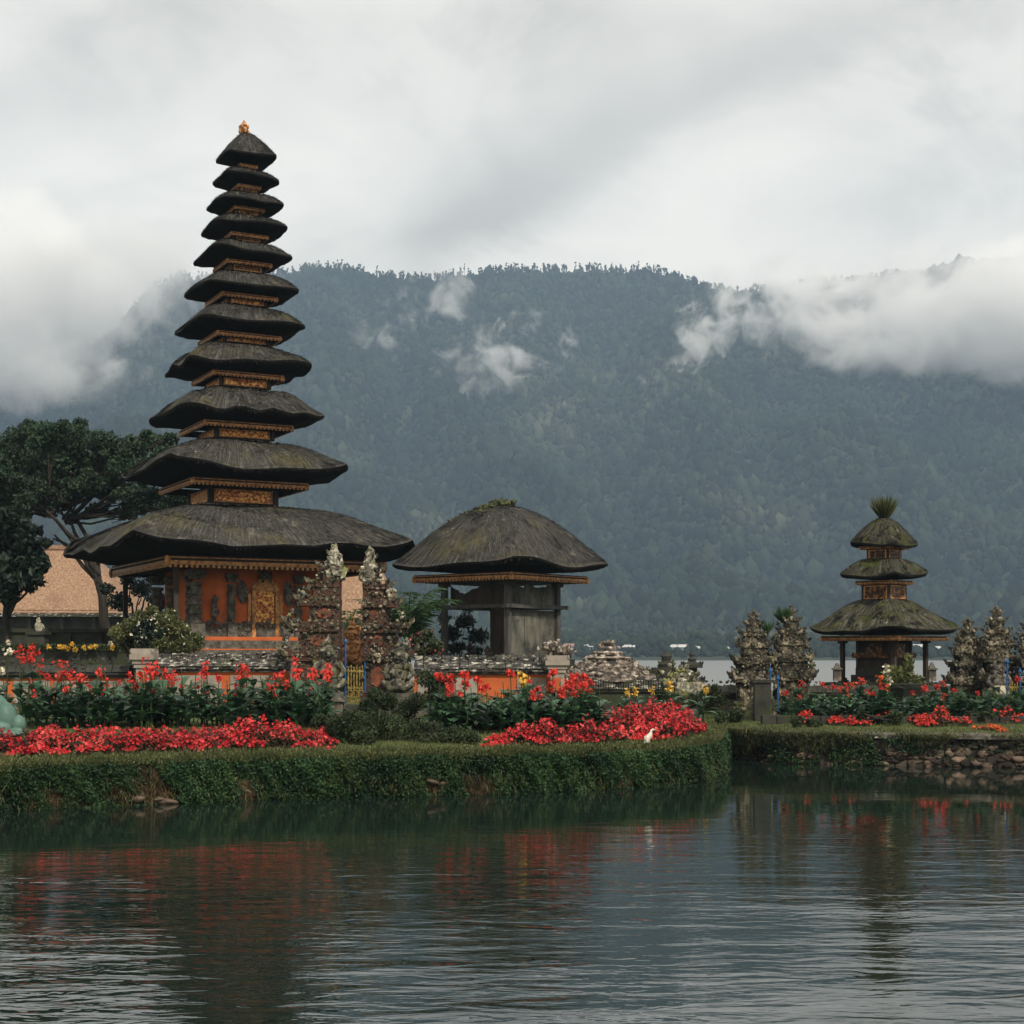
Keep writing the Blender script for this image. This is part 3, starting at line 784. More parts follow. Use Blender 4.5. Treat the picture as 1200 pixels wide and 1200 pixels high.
def tier_box(parent, a, z0, z1, gold_panels=True, gm=None):
    """The little wooden storey between two roofs, with a carved panel in each face."""
    mb = MB(); mb.box((0, 0, (z0 + z1) / 2), (2 * a, 2 * a, z1 - z0))
    for sx in (-1, 1):
        for sy in (-1, 1): mb.box((sx * a, sy * a, (z0 + z1) / 2), (0.09 * a + 0.03, 0.09 * a + 0.03, z1 - z0 - 0.004))
    o = mb.build('tier_box', M['wood'], parent)
    if gold_panels:
        for s in range(4):
            rz = s * pi / 2; c, sn = cos(rz), sin(rz)
            def P(x, y, z): return (x * c - y * sn, x * sn + y * c, z)
            p = MB(); h = z1 - z0
            p.box(P(0, -a - 0.012, z0 + h * 0.52), (2 * a * 0.82, 0.03, h * 0.62), rz)
            q = p.build('carved_panel', gm or M['gold'], o)
            f = MB()
            for zz in (0.19, 0.85): f.box(P(0, -a - 0.02, z0 + h * zz), (2 * a * 0.90, 0.04, 0.035), rz)
            for xx in (-1, 1): f.box(P(xx * a * 0.86, -a - 0.019, z0 + h * 0.52), (0.035, 0.038, h * 0.62), rz)
            f.build('panel_frame', M['gilt'], o)
    return o


def carved_column(parent, x, y, z0, z1, r, name='carved_column', mat=None):
    mb = MB(); h = z1 - z0
    mb.box((x, y, z0 + h * 0.12), (r * 2.5, r * 2.5, h * 0.24))
    prof = []
    k = 9
    for i in range(k):
        za = 0.25 + 0.6 * i / k
        prof += [(r * (1.0 if i % 2 else 1.18), h * za), (r * (0.82 if i % 2 else 1.18), h * (za + 0.6 / k * 0.6))]
    mb.lathe(prof, (x, y, z0), 8)
    mb.box((x, y, z0 + h * 0.885), (r * 2.2, r * 2.2, h * 0.05)); mb.box((x, y, z0 + h * 0.95), (r * 2.9, r * 2.9, h * 0.08))
    return mb.build(name, mat or M['carved'], parent)


def lichen_lumps(mb, pts, r, seed, tint=(0.1, 0.95), m=0):
    g = np.random.default_rng(seed)
    for p in pts:
        k = r * g.uniform(0.6, 1.4)
        mb.blob(p, (k * g.uniform(0.8, 1.3), k * g.uniform(0.8, 1.3), k * g.uniform(0.7, 1.4)), 1, 0.3, g.uniform(*tint), int(g.integers(1 << 30)), m=m)


# ---- the eleven tiered tower
TD, TX = 51.0, xat(286, 51.0)
SC_T = FPX / TD
tw = empty('pagoda_tower', (TX, TD, 0), radians(28.1), 'tall eleven tiered pagoda with stacked dark thatched roofs and orange base', 'pagoda')
zt = lambda y: CAM_H + (HZ - y) / SC_T
TIERS = [(73, 186, 157, 27, 197), (80, 213, 199.5, 35, 222), (93, 242, 226.5, 46, 249), (104, 270, 252, 58, 281), (119, 303, 283.5, 71, 314), (138, 344, 319, 88, 354), (157, 386, 358, 101, 400),
         (175, 434, 403, 112, 446), (206, 491, 455, 140, 505), (256, 551, 515, 183, 573), (402, 641, 592, 337, 667)]
NECKS = [23, 28, 35, 42, 50, 60, 70, 78, 91, 106]
LEAN = [0.07, 0.06, 0.03, 0.0, -0.05, -0.10, -0.16, -0.22, -0.29, -0.38, -0.32]      # the old tower stands a little out of plumb
WIDE = [1.01] * 7 + [1.02, 1.035, 1.075, 1.06]
for i, (wl, yl, yt, wf, yf) in enumerate(TIERS):
    dx = LEAN[i]; offs = (dx * cos(radians(28.1)), -dx * sin(radians(28.1)), 0)
    a1, af = wl * 0.0119 * 34.3 / SC_T, wf * 0.01078 * 34.3 / SC_T
    h = 0.09 + 0.072 * af
    a0 = 0.09 if i == 0 else NECKS[i - 1] * 0.01078 + 0.10
    th = zt(yl)
    lift = {9: 0.26, 10: 0.42}.get(i, 0.02)
    yt = yt + (0 if i == 0 else (HZ - yt) * NECKS[i - 1] / 2 / SC_T * 0.95 / TD)
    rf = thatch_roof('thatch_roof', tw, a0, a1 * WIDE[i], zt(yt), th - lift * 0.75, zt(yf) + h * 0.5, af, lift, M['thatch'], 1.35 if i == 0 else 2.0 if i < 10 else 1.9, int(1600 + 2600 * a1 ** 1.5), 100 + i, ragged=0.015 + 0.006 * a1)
    rf.location = offs
    ef = eave_frame(tw, af, zt(yf), h, M['gilt'], 0.10 + 0.02 * af)
    ef.location = (offs[0] * (i < 10), offs[1] * (i < 10), 0)
    if i < 10:
        tb = tier_box(tw, NECKS[i] * 0.01078 * 34.3 / SC_T, zt(TIERS[i + 1][2]) - 0.12, zt(yf) - h * 0.3, gm=M['gold_dark'] if i < 5 else None)
        tb.location = offs
    if 5 <= i:           # pale lichen and droppings where the thatch meets the storey above
        lw = MB(); g2 = np.random.default_rng(700 + i)
        for k in range(int(8 + 9 * a1)):
            v = 0.02 + 0.16 * g2.random() ** 2.2; r = a0 + (a1 - a0) * v; t_ = g2.uniform(-1, 1); zz_ = zt(yt) - (zt(yt) - th) * v ** 2 + 0.01
            p = (r * t_, -r, zz_) if k % 5 else (r * .96, r * t_, zz_)
            if k % 4 == 0: p = (-r * .93 + g2.normal(0, .05), -r * .93 + g2.normal(0, .05), zz_)
            lw.blob(p, (0.05 * g2.uniform(.5, 1.6), 0.05 * g2.uniform(.5, 1.6), 0.025), 1, 0.35, g2.random(), int(g2.integers(1 << 30)))
        lw.build('lichen_moss', M['lichen'], rf)
mb = MB()
mb.lathe([(0.10, 0), (0.13, 0.08), (0.09, 0.14), (0.15, 0.22), (0.12, 0.30), (0.16, 0.36), (0.09, 0.42), (0.05, 0.5), (0.01, 0.56)], (0, 0, zt(160)), 10)
for k in range(8):
    a = k * pi / 4
    mb.blob((cos(a) * 0.15, sin(a) * 0.15, zt(160) + 0.16 + 0.16 * (k % 2)), (0.05, 0.05, 0.09), 1, 0.2)
mb.build('roof_finial', M['gilt'], tw)
# body, plinth, columns, door
zb0, zb1 = zt(752), zt(662)
BH = 2.15
mb = MB(); mb.box((0, 0, (zb0 + zb1) / 2), (2 * BH, 2 * BH, zb1 - zb0)); mb.build('tower_wall', M['orange'], tw)
mb = MB()
for a, z0, z1 in ((4.0, 0.9, 2.05), (3.6, 2.052, 2.35), (3.0, 2.352, 2.72), (2.66, 2.722, zb0 + 0.02)): mb.box((0, 0, (z0 + z1) / 2), (2 * a, 2 * a, z1 - z0))
mb.build('plinth', M['carved'], tw)
mb = MB()
for a, z, hh in ((2.70, zb0 - 0.30, 0.10), (2.45, zb0 + 0.07, 0.14)):
    for s in range(4):
        rz = s * pi / 2; mb.box((a * sin(rz), -a * cos(rz), z), (2 * a - 0.06, 0.09, hh), rz)
mb.build('plinth_moulding', M['orange'], tw)
mb = MB()
for s in range(4):      # grey carved skirting band around the foot of the wall
    rz = s * pi / 2; c, sn = cos(rz), sin(rz)
    mb.box((2.2 * sn, -2.2 * c, zb0 + 0.30), (4.36, 0.12, 0.34), rz)
    for k in range(22):
        x = -2.1 + k * 0.2; mb.blob((x * c + 2.25 * sn, x * sn - 2.25 * c, zb0 + 0.5 + 0.05 * (k % 3)), (0.10, 0.08, 0.10 + 0.03 * (k % 2)), 1, 0.3, 0.3 + 0.2 * (k % 3))
mb.build('wall_skirting', M['carved'], tw)
for sx in (-1, 1):
    for sy in (-1, 1): carved_column(tw, sx * 2.36, sy * 2.36, zb0, zt(673), 0.19)
for s in range(4):
    rz = s * pi / 2; c, sn = cos(rz), sin(rz)
    for x in (-1.15, 1.15):
        carved_column(tw, x * c + 2.22 * sn, x * sn - 2.22 * c, zb0 + 0.1, zt(676), 0.13, 'carved_pilaster')
for sx in (-1, 1):
    for sy in (-1, 1):
        mb = MB(); mb.box((sx * 3.25, sy * 3.25, (zb0 - 0.6 + zt(668)) / 2), (0.15, 0.15, zt(668) - zb0 + 0.6)); mb.box((sx * 3.25, sy * 3.25, zt(668) - 0.12), (0.26, 0.26, 0.16)); mb.build('eave_post', M['wood'], tw)
# dark soffit behind the carved eave
mb = MB(); mb.box((0, 0, zt(668) - 0.02), (6.6, 6.6, 0.06)); mb.build('soffit', M['wood'], tw)
# carved golden door in the wide face
door = MB(); door.box((0, -BH - 0.03, zb0 + 0.88), (0.62, 0.06, 1.50)); dr = door.build('door', M['gold'], tw)
fr = MB(); zd = zb0 + 0.1
for sx in (-1, 1):
    fr.box((sx * 0.40, -BH - 0.07, zd + 0.80), (0.13, 0.14, 1.6)); fr.box((sx * 0.54, -BH - 0.05, zd + 0.72), (0.11, 0.10, 1.44))
arc = [(0.40 * cos(t), -BH - 0.08, zd + 1.60 + 0.30 * sin(t)) for t in np.linspace(0, pi, 12)]
fr.tube(arc, 0.085, 6); fr.box((0, -BH - 0.035, zd + 1.66), (0.7, 0.05, 0.3))
fr.box((0, -BH - 0.1, zd - 0.03), (1.2, 0.2, 0.1))
fr.build('door_frame', M['gilt'], dr)
for (ox, oz, r) in ((-0.78, 1.52, (.18, .12, .42)), (0.78, 1.52, (.18, .12, .42)), (-0.72, .25, (.2, .12, .25)), (0.72, .25, (.2, .12, .25)), (-1.7, .9, (.12, .08, .5)), (1.7, .9, (.12, .08, .5)), (0, 2.02, (.36, .12, .2))):
    orn = MB(); g2 = np.random.default_rng(int(abs(ox * 100) + oz * 10))
    orn.blob((ox, -BH - 0.08, zd + oz), (r[0] * .8, r[1] * .8, r[2] * .9), 3, 0.2)
    for q in range(16):
        orn.blob((ox + g2.uniform(-1, 1) * r[0] * .8, -BH - 0.08 - r[1] * .6, zd + oz + g2.uniform(-1, 1) * r[2] * .8), (.05, .04, .06), 1, .35, g2.random())
    orn.build('carved_ornament', M['carved'], tw)

# ---- the pavilion beside it
PD = 48.5; PX = xat(585, PD); SP = FPX / PD
pv = empty('thatched_pavilion', (PX + 0.06, PD, 0), radians(-38), 'open thatched shrine pavilion with grey board wall and mossy roof top', 'pavilion')
zp = lambda y: CAM_H + (HZ - y) / SP
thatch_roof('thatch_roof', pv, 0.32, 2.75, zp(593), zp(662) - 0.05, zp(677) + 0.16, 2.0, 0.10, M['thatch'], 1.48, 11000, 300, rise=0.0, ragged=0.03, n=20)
eave_frame(pv, 2.0, zp(679), 0.22, M['gilt'], 0.13)
mb = MB(); mb.box((0, 0, zp(682)), (3.8, 3.8, 0.08)); mb.build('ceiling_board', M['wood'], pv)
mb = MB(); g2 = np.random.default_rng(5)
def pav_top(v): return zp(662) - 0.05 + (zp(593) - zp(662) + 0.05) * (1 - v ** 1.48)
for k in range(60):
    x, y = g2.normal(0, 0.24), g2.normal(0, 0.2); mb.blob((x, y, zp(597) + 0.05 + 0.2 * g2.random()), (0.11, 0.11, 0.08), 1, 0.35, g2.random(), int(g2.integers(1 << 30)))
moss = []
for k in range(150):
    v = g2.random() ** 1.4 * 0.42; r = 0.32 + 2.43 * v; t = g2.uniform(-0.9, 0.35)
    x, y = (-r * 0.9, r * t) if k % 2 else (r * t, -r * 0.9)
    moss.append((x, y, pav_top(v) + 0.02, 0.1, 0.1, 0.05)); mb.blob(moss[-1][:3], (0.10 * g2.uniform(.5, 1.3), 0.10 * g2.uniform(.5, 1.3), 0.05), 1, 0.35, g2.random() * .7, int(g2.integers(1 << 30)))
foliage(mb, [(0, 0, zp(590), 0.45, 0.35, 0.18)] + moss, 1500, 0.10, 0.03, up=0.6, g=g2)
mb.build('moss_cap', M['grass'], pv)
for sx in (-1, 1):
    for sy in (-1, 1):
        mb = MB(); mb.box((sx * 1.3, sy * 1.3, (2.4 + zp(682)) / 2), (0.17, 0.17, zp(682) - 2.4)); mb.box((sx * 1.3, sy * 1.3, 2.5), (0.3, 0.3, 0.22)); mb.box((sx * 1.3, sy * 1.3, zp(686)), (0.3, 0.3, 0.12)); mb.build('post', M['grey_wood'], pv)
mb = MB()
for s in range(4):
    rz = s * pi / 2; mb.box((1.47 * sin(rz), -1.47 * cos(rz), zp(712)), (3.3 - 0.08 * (s % 2), 0.10, 0.12), rz)
mb.box((0, 0.35, zp(713) + 0.0), (2.5, 1.9, 0.07)); mb.build('shelf', M['grey_wood'], pv)
mb = MB(); mb.box((1.24, 0, (2.42 + zp(716)) / 2), (0.08, 2.38, zp(716) - 2.42)); mb.build('board_wall', M['cloth_grey'], pv)
for zz_ in (2.47, zp(718)):
    mb = MB(); mb.box((1.285, 0, zz_), (0.03, 2.36, 0.07)); mb.build('wall_batten', M['grey_wood'], pv)
for yy_ in (-0.42, 0.4):
    mb = MB(); mb.box((1.283, yy_, (2.51 + zp(719)) / 2), (0.02, 0.03, zp(719) - 2.60)); mb.build('wall_batten', M['grey_wood'], pv)
# torn hangings under the eave
def hanging(x0, x1, y, z0, z1, rz, seed):
    g = np.random.default_rng(seed); n = 26; xx = np.linspace(x0, x1, n); top = z1 - 0.02 - np.abs(np.cumsum(g.normal(0, 0.045, n))) * 0.9 - 0.0
    c, s = cos(rz), sin(rz); v = []
    for yy in (y - 0.012, y + 0.012):
        for x, t in zip(xx, top):
            for z in (z0 + 0.0, max(t, z0 + 0.25)): v.append((x * c - yy * s, x * s + yy * c, z))
    f = []
    for i in range(n - 1):
        a = 2 * i; f += [(a, a + 2, a + 3, a + 1), (2 * n + a, 2 * n + a + 1, 2 * n + a + 3, 2 * n + a + 2), (a + 1, a + 3, 2 * n + a + 3, 2 * n + a + 1), (a, 2 * n + a, 2 * n + a + 2, a + 2)]
    b = MB(); b.add(v, f); return b
hanging(-1.2, 1.2, -1.26, zp(710), zp(684), pi / 2, 3).build('torn_hanging', M['cloth_grey'], pv)
hanging(-1.2, 1.2, -1.10, zp(711), zp(684), 0, 8).build('torn_hanging', M['wood'], pv)
mb = MB(); mb.box((0.72, -0.62, (2.42 + zp(713)) / 2), (0.75, 0.75, zp(713) - 2.42)); mb.box((0.72, -0.62, 2.55), (0.9, 0.9, 0.25)); mb.build('altar_cabinet', M['wood'], pv)
mb = MB()
for k, (x, r, h) in enumerate(((-0.8, 0.16, 0.42), (-0.3, 0.2, 0.55), (0.2, 0.14, 0.36), (0.6, 0.18, 0.5))):
    mb.lathe([(r * .8, 0), (r, h * .2), (r * .6, h * .5), (r * .8, h * .7), (r * .2, h)], (x, -0.3 + 0.1 * (k % 2), zp(713) + 0.04), 8)
mb.build('offering_stand', M['wood'], pv)
g2 = np.random.default_rng(55)
for k in range(7):
    b = MB(); x = -1.0 + 0.3 * k; hh = g2.uniform(.25, .6); b.lathe([(.10, 0), (.13, hh * .15), (.07, hh * .4), (.12, hh * .65), (.05, hh * .85), (.01, hh)], (x, -.95 + .2 * (k % 2), 2.44 if k % 3 else zp(713) + .04), 8); b.build('added_jar', M['wood'] if k % 3 else M['terracotta'], pv)  # jars added to darken the inside of the open pavilion
mb = MB(); mb.blob((-0.15, -0.75, zp(707) + 0.02), (0.24, 0.1, 0.10), 2, 0.3); mb.build('orange_offering', M['orange_petal'], pv)
mb = MB()
for a, z0, z1 in ((2.0, 0.9, 1.7), (1.85, 1.702, 2.1), (1.72, 2.102, 2.42)): mb.box((0, 0, (z0 + z1) / 2), (2 * a, 2 * a, z1 - z0))
mb.build('plinth', M['darkstone'], pv)

# ---- the three tiered shrine on the right
MD = 46.0; MX = xat(1036, MD); SM = FPX / MD
ms = empty('tiered_shrine', (MX, MD, 0), radians(44), 'mossy three tiered thatched shrine with a tuft of grass on its top', 'shrine')
zm = lambda y: CAM_H + (HZ - y) / SM
for i, (wl, yl, yt, wf, yf, a0) in enumerate([(81, 636, 607, 56, 642, 0.10), (105, 671, 655, 66, 683, 0.42), (178, 735, 702, 146, 748, 0.50)]):
    a1, af = wl / SM / 2 / 1.414 / 0.933, wf / SM / 2 / 1.414
    lift = 0.05 + 0.03 * a1
    thatch_roof('thatch_roof', ms, a0, a1, zm(yt), zm(yl) - lift, zm(yf) + 0.07, af, lift, M['thatch_moss'], (1.5, 1.55, 1.35)[i], int(1500 + 900 * a1), 400 + i, ragged=0.02)
    eave_frame(ms, af, zm(yf), 0.10 + 0.02 * i, M['gilt'], 0.09)
tier_box(ms, 37 / SM / 2 / 1.414, zm(655) - 0.1, zm(643), gm=M['gold_dark']); tier_box(ms, 49 / SM / 2 / 1.414, zm(702) - 0.1, zm(684), gm=M['gold_dark'])
mb = MB(); g2 = np.random.default_rng(15)
n = 420; a = g2.uniform(0, 6.28, n); sp = g2.random(n) ** 0.7 * 0.42; h = g2.uniform(0.45, 0.8, n)
base = np.stack([np.cos(a) * 0.08, np.sin(a) * 0.08, np.full(n, zm(610))], 1); tip = base + np.stack([np.cos(a) * sp, np.sin(a) * sp, h], 1)
ax = tip - base; Ln = np.linalg.norm(ax, axis=1); ax /= Ln[:, None]
mb.leaves((base + tip) / 2, ax, ortho(ax, g2), Ln, 0.035, g2.random(n), 0.1); mb.build('grass_tuft', M['grass'], ms)
for sx in (-1, 1):
    for sy in (-1, 1):
        mb = MB(); mb.box((sx * .9, sy * .9, (1.7 + zm(748)) / 2), (0.12, 0.12, zm(748) - 1.7)); mb.box((sx * .9, sy * .9, zm(752)), (0.22, 0.22, 0.1)); mb.box((sx * .9, sy * .9, 1.78), (0.2, 0.2, 0.16)); mb.build('post', M['wood'], ms)
mb = MB(); mb.box((0, 0, (zm(784) + zm(749)) / 2), (1.1, 1.1, zm(749) - zm(784))); 
for sx in (-1, 1):
    for sy in (-1, 1): mb.box((sx * .56, sy * .56, (zm(784) + zm(749)) / 2), (0.1, 0.1, zm(749) - zm(784) - 0.01))
so = mb.build('shrine_box', M['wood'], ms)
for s in range(4):
    rz = s * pi / 2; p = MB(); p.box((0.57 * sin(rz), -0.57 * cos(rz), zm(760)), (0.55, 0.03, 0.3), rz); p.build('carved_panel', M['gold_dark'], so)
mb = MB()
for s in range(4):
    rz = s * pi / 2; mb.box((0.66 * sin(rz), -0.66 * cos(rz), zm(768)), (1.32 - 0.1 * (s % 2), 0.12, 0.16), rz)
mb.build('shrine_ledge', M['gold_dark'], ms)
mb = MB()
for a, z0, z1 in ((1.5, 0.85, 1.55), (1.32, 1.552, 1.72), (0.72, 1.722, 1.95), (0.62, 1.952, zm(783))): mb.box((0, 0, (z0 + z1) / 2), (2 * a, 2 * a, z1 - z0))
mb.build('plinth', M['darkstone'], ms)


# ------------------------------------------------------------------ carved split gates
def antefix(mb, x, y, z, s, ang, tint, m=0):
    """Upturned flame-shaped corner ornament."""
    c, sn = cos(ang), sin(ang)
    pts = [(0, 0), (0.5, 0.1), (0.85, 0.5), (0.8, 1.05), (0.5, 0.75), (0.2, 0.8), (0.0, 0.5)]
    v = []
    for w in (-0.16, 0.16):
        for a, b in pts: v.append((x + s * (a * c - w * sn), y + s * (a * sn + w * c), z + s * b))
    n = len(pts)
    mb.add(v, [tuple(range(n))[::-1]], tint, m=m); b0 = mb.n - 2 * n
    mb.F.append(np.array([[b0 + n + i for i in range(n)]])); mb.M.append(m); mb.V.append(np.zeros((0, 3))); mb.T.append(np.zeros(0)); mb.U.append(np.zeros((0, 2)))
    mb.F.append(np.array([[b0 + i, b0 + (i + 1) % n, b0 + n + (i + 1) % n, b0 + n + i] for i in range(n)])); mb.M.append(m); mb.V.append(np.zeros((0, 3))); mb.T.append(np.zeros(0)); mb.U.append(np.zeros((0, 2)))


def split_gate(x, y, z0, H, W, D, side, rz, seed, label, group, lichen=1.0, red=True):
    """A carved stepped gate tower. side=+1/-1: half of a split gate with one sheer inner face, stepping down to that side; 0: stepping down on both sides."""
    g = np.random.default_rng(seed)
    e = empty('gate_tower', (x, y, z0), rz, label, 'gate tower', group)
    T = [(0.00, 0.10, 1.00, 1.05, 0), (0.10, 0.15, 0.90, 0.95, 0), (0.15, 0.33, 0.70, 0.80, 1), (0.33, 0.36, 0.90, 0.95, 0), (0.36, 0.40, 1.0, 1.0, 0), (0.40, 0.50, 0.66, 0.74, 1), (0.50, 0.53, 0.82, 0.88, 0), (0.53, 0.56, 0.90, 0.92, 0), (0.56, 0.65, 0.50, 0.62, 1), (0.65, 0.69, 0.70, 0.76, 0),
         (0.69, 0.76, 0.44, 0.54, 1), (0.76, 0.79, 0.52, 0.6, 0), (0.79, 0.86, 0.28, 0.40, 1), (0.86, 0.885, 0.34, 0.44, 0), (0.885, 0.95, 0.16, 0.24, 0)]
    body = MB(); pans = []
    fx = lambda w, u: (side * w * u) if side else w * (u - 0.5)      # u in 0..1 across the tier
    for za, zb, w, d, kind in T:
        ww, dd, h = w * W, d * D, (zb - za) * H
        body.box((fx(ww, 0.5), 0, za * H + h / 2), (ww, dd, h - 0.002), 0, 0.2 if kind else 0.5)
        if kind and red and zb < 0.7:
            pan = MB(); cx_, cz_ = fx(ww, 0.5), za * H + h * 0.5; pr, ph = ww * 0.24, h * 0.36; pv_ = [(cx_ + pr * cos(t), yq, cz_ + ph * sin(t)) for yq in (-dd / 2 - 0.03, -dd / 2 + 0.02) for t in np.arange(6) * pi / 3 + pi / 6]
            pan.add(pv_, [(0, 1, 2, 3, 4, 5)]); pan.F.append(np.array([[i_, (i_ + 1) % 6, 6 + (i_ + 1) % 6, 6 + i_] for i_ in range(6)])); pan.M.append(0); pan.V.append(np.zeros((0, 3))); pan.T.append(np.zeros(0)); pan.U.append(np.zeros((0, 2))); pans.append(pan)
        if not kind and za > 0.12:
            s = (0.055 + 0.02 * w) * H / 3.5
            for yy in (-dd / 2, dd / 2):
                for u in ((0.97,) if side else (0.03, 0.97)):
                    antefix(body, fx(ww, u), yy, zb * H - 0.03, s * 2.0, atan2(np.sign(yy) * 0.7, (side or (1 if u > .5 else -1))), g.uniform(0.1, 0.8), m=1)
            m = max(1, int(ww / 0.26))
            for i in range(m):
                antefix(body, fx(ww, (i + 0.5) / m), -dd / 2 + 0.02, zb * H - 0.04, s * g.uniform(0.8, 1.3), -pi / 2 + g.normal(0, 0.3), g.uniform(0.0, 0.7), m=1)
        m = int(34 * ww * h / 0.25) + 6
        for i in range(m):       # relief carving on the front and the outer faces
            k = g.uniform(0.022, 0.055) * (0.7 + 0.3 * w)
            if g.random() < 0.7: p = (fx(ww, g.random()), -dd / 2 - 0.004, za * H + h * g.random())
            else: p = (fx(ww, 1.0 if side else float(g.integers(0, 2))), dd * (g.random() - 0.5), za * H + h * g.random())
            body.blob(p, (k, k * 0.8, k * g.uniform(0.7, 1.8)), 1, 0.35, g.uniform(0.0, 0.75) if kind else g.uniform(0.2, 1.0), int(g.integers(1 << 30)), m=1)
        if not kind and zb > 0.2:
            m = int(lichen * 13 * ww * (0.2 + zb)) + 2
            pts = [(fx(ww, g.random()), (g.random() - 0.5) * dd, zb * H + 0.01) for _ in range(m // 2)] + [(fx(ww, g.random()), -dd / 2 - 0.01, zb * H - 0.13 * H * g.random() ** 1.5 + 0.02) for _ in range(m)]
            lichen_lumps(body, pts, 0.036, int(g.integers(1 << 30)), (0.0, 0.95), 2)
    zc, hc = 0.84 * H, 0.21 * H
    x0 = side * 0.10 * W
    spires = [(x0, zc, hc, 1.0 if not side else 1.45, 60)] + ([] if side else [(-0.30 * W, 0.60 * H, 0.20 * H, 0.85, 26), (0.26 * W, 0.64 * H, 0.22 * H, 0.85, 26), (-0.44 * W, 0.40 * H, 0.14 * H, 0.9, 18), (0.46 * W, 0.38 * H, 0.15 * H, 0.9, 18)])
    for (x0, zc, hc, q_, n_) in spires:
      for i in range(n_):         # lichen-grown finial
        u = g.random(); k = (0.085 * (1 - u) + 0.03) * H / 4.2 * q_
        body.blob((x0 + g.normal(0, 0.05 * W * (1 - u * 0.7)), g.normal(0, 0.06 * W) - (0 if q_ >= 1 else 0.2 * D), zc + hc * u * 0.78), (k, k, k * 1.4), 1, 0.35, g.uniform(0.0, 0.95), int(g.integers(1 << 30)), m=3 if side else (2 if i % 3 == 0 else 1))
    steps = [(0.36, 0.80), (0.52, 0.70), (0.62, 0.70), (0.80, 0.57), (0.92, 0.41)] if side else [(0.22, 0.80), (0.80, 0.70), (0.15, 0.70), (0.92, 0.57), (0.05, 0.41), (0.95, 0.41)]
    for px_, pz_ in steps:
        for i in range(7):
            k = 0.05 * H / 4.2 * g.uniform(0.6, 1.3)
            body.blob((fx(W, px_) + g.normal(0, 0.05), -0.1 * D + g.normal(0, 0.1), pz_ * H + 0.04 * i * H / 4.2), (k, k, k), 1, 0.25, g.uniform(0.1, 0.9), int(g.integers(1 << 30)), m=3 if side else (2 if i % 3 == 0 else 1))
    body.build('gate_body', [M['brick'] if red else M['mossy_carved'], M['mossy_carved'], M['lichen_dull'], M['lichen']], e)
    for pan in pans: pan.build('red_panel', M['terracotta'], e)
    return e


GZ = 0.98
GG = 'central split gate'
split_gate(xat(399, 38), 38, GZ, 4.35, 1.5, 1.0, -1, radians(0), 31, 'left half of the central split gate, left of the blue poles', GG)
split_gate(xat(428, 38.3), 38.3, GZ, 4.3, 1.2, 1.0, 1, radians(-8), 32, 'right half of the central split gate, with a bare dark brick inner side', GG)
GR = 'split gates on the right island'
split_gate(xat(883, 41), 41, 0.86, 2.92, 1.22, 0.9, 0, 0, 33, 'gate tower nearest the stone lantern, left of the slab and blue poles', GR, 1.0, False)
split_gate(xat(927, 41.3), 41.3, 0.86, 3.05, 1.22, 0.9, 0, 0, 34, 'gate tower left of the three tiered shrine, plant growing on its top', GR, 1.0, False)
split_gate(xat(1134, 41), 41, 0.86, 2.72, 1.10, 0.8, 0, 0, 35, 'carved gate tower just right of the three tiered shrine', GR, 1.2, False)
split_gate(xat(1168, 40.6), 40.6, 0.86, 3.02, 1.10, 0.8, 0, 0, 36, 'tallest carved gate tower on the far right, with a pointed top', GR, 1.2, False)
split_gate(xat(1207, 40.2), 40.2, 0.86, 2.85, 0.85, 0.8, 0, 0, 37, 'carved gate tower cut off by the right edge of the photo', GR, 1.2, False)

# plant growing out of the gate top
def tuft(name, loc, n, L, W, spread, mat, label, cat, seed, group=None):
    g = np.random.default_rng(seed); mb = MB()
    a = g.uniform(0, 6.28, n); s = g.random(n) ** 0.7 * spread; h = L * g.uniform(0.6, 1.1, n)
    b = np.stack([np.cos(a) * 0.04, np.sin(a) * 0.04, np.zeros(n)], 1); t = b + np.stack([np.cos(a) * s, np.sin(a) * s, h], 1)
    ax = t - b; Ln = np.linalg.norm(ax, axis=1); ax /= Ln[:, None]
    mb.leaves((b + t) / 2, ax, ortho(ax, g), Ln, W, g.random(n), 0.1)
    o = mb.build(name, mat, None, loc); return tag(o, label, cat, group)
tuft('wild_plant', (xat(918, 41.2), 41.2, zat(730, 41.2)), 120, 0.45, 0.05, 0.28, M['frond'], 'leafy wild plant growing on top of the gate left of the shrine', 'plant', 51)
tuft('wild_plant', (xat(899, 41.2), 41.2, zat(742, 41.2)), 60, 0.35, 0.045, 0.2, M['frond'], 'small wild plant between the two gate tops left of the shrine', 'plant', 52)


# ---- poles and metal gates
def metal_gate(x, y, z0, w, h, bars, label, grp, rz=0.0):
    e = empty('metal_gate', (x, y, z0), rz, label, 'gate', grp)
    for sx in (-1, 1):
        hh = h * (1.0 if sx < 0 else 0.82)
        mb = MB(); mb.tube([(sx * w / 2, 0, 0), (sx * w / 2, 0, hh)], 0.024, 8); mb.lathe([(0.04, 0), (0.05, 0.04), (0.015, 0.12), (0.004, 0.15)], (sx * w / 2, 0, hh), 8); mb.build('pole', M['blue'], e)
    if bars:
        mb = MB()
        for i in range(bars):
            xx = -w / 2 + 0.07 + (w - 0.14) * i / (bars - 1); mb.tube([(xx, 0.03, 0.1), (xx, 0.03, h * 0.62 + 0.06 * (i % 2))], 0.022, 6)
        for zz in (0.12, h * 0.3, h * 0.56): mb.box((0, 0.03, zz), (w - 0.08, 0.03, 0.045))
        for k in (-1, 0, 1):
            mb.tube([(k * w * 0.3 + 0.09 * cos(t), 0.0, h * 0.2 + 0.09 * sin(t)) for t in np.linspace(0, 2 * pi, 13)], 0.013, 5)
        mb.build('bar_leaf', M['yellow_paint'], e)
    return e


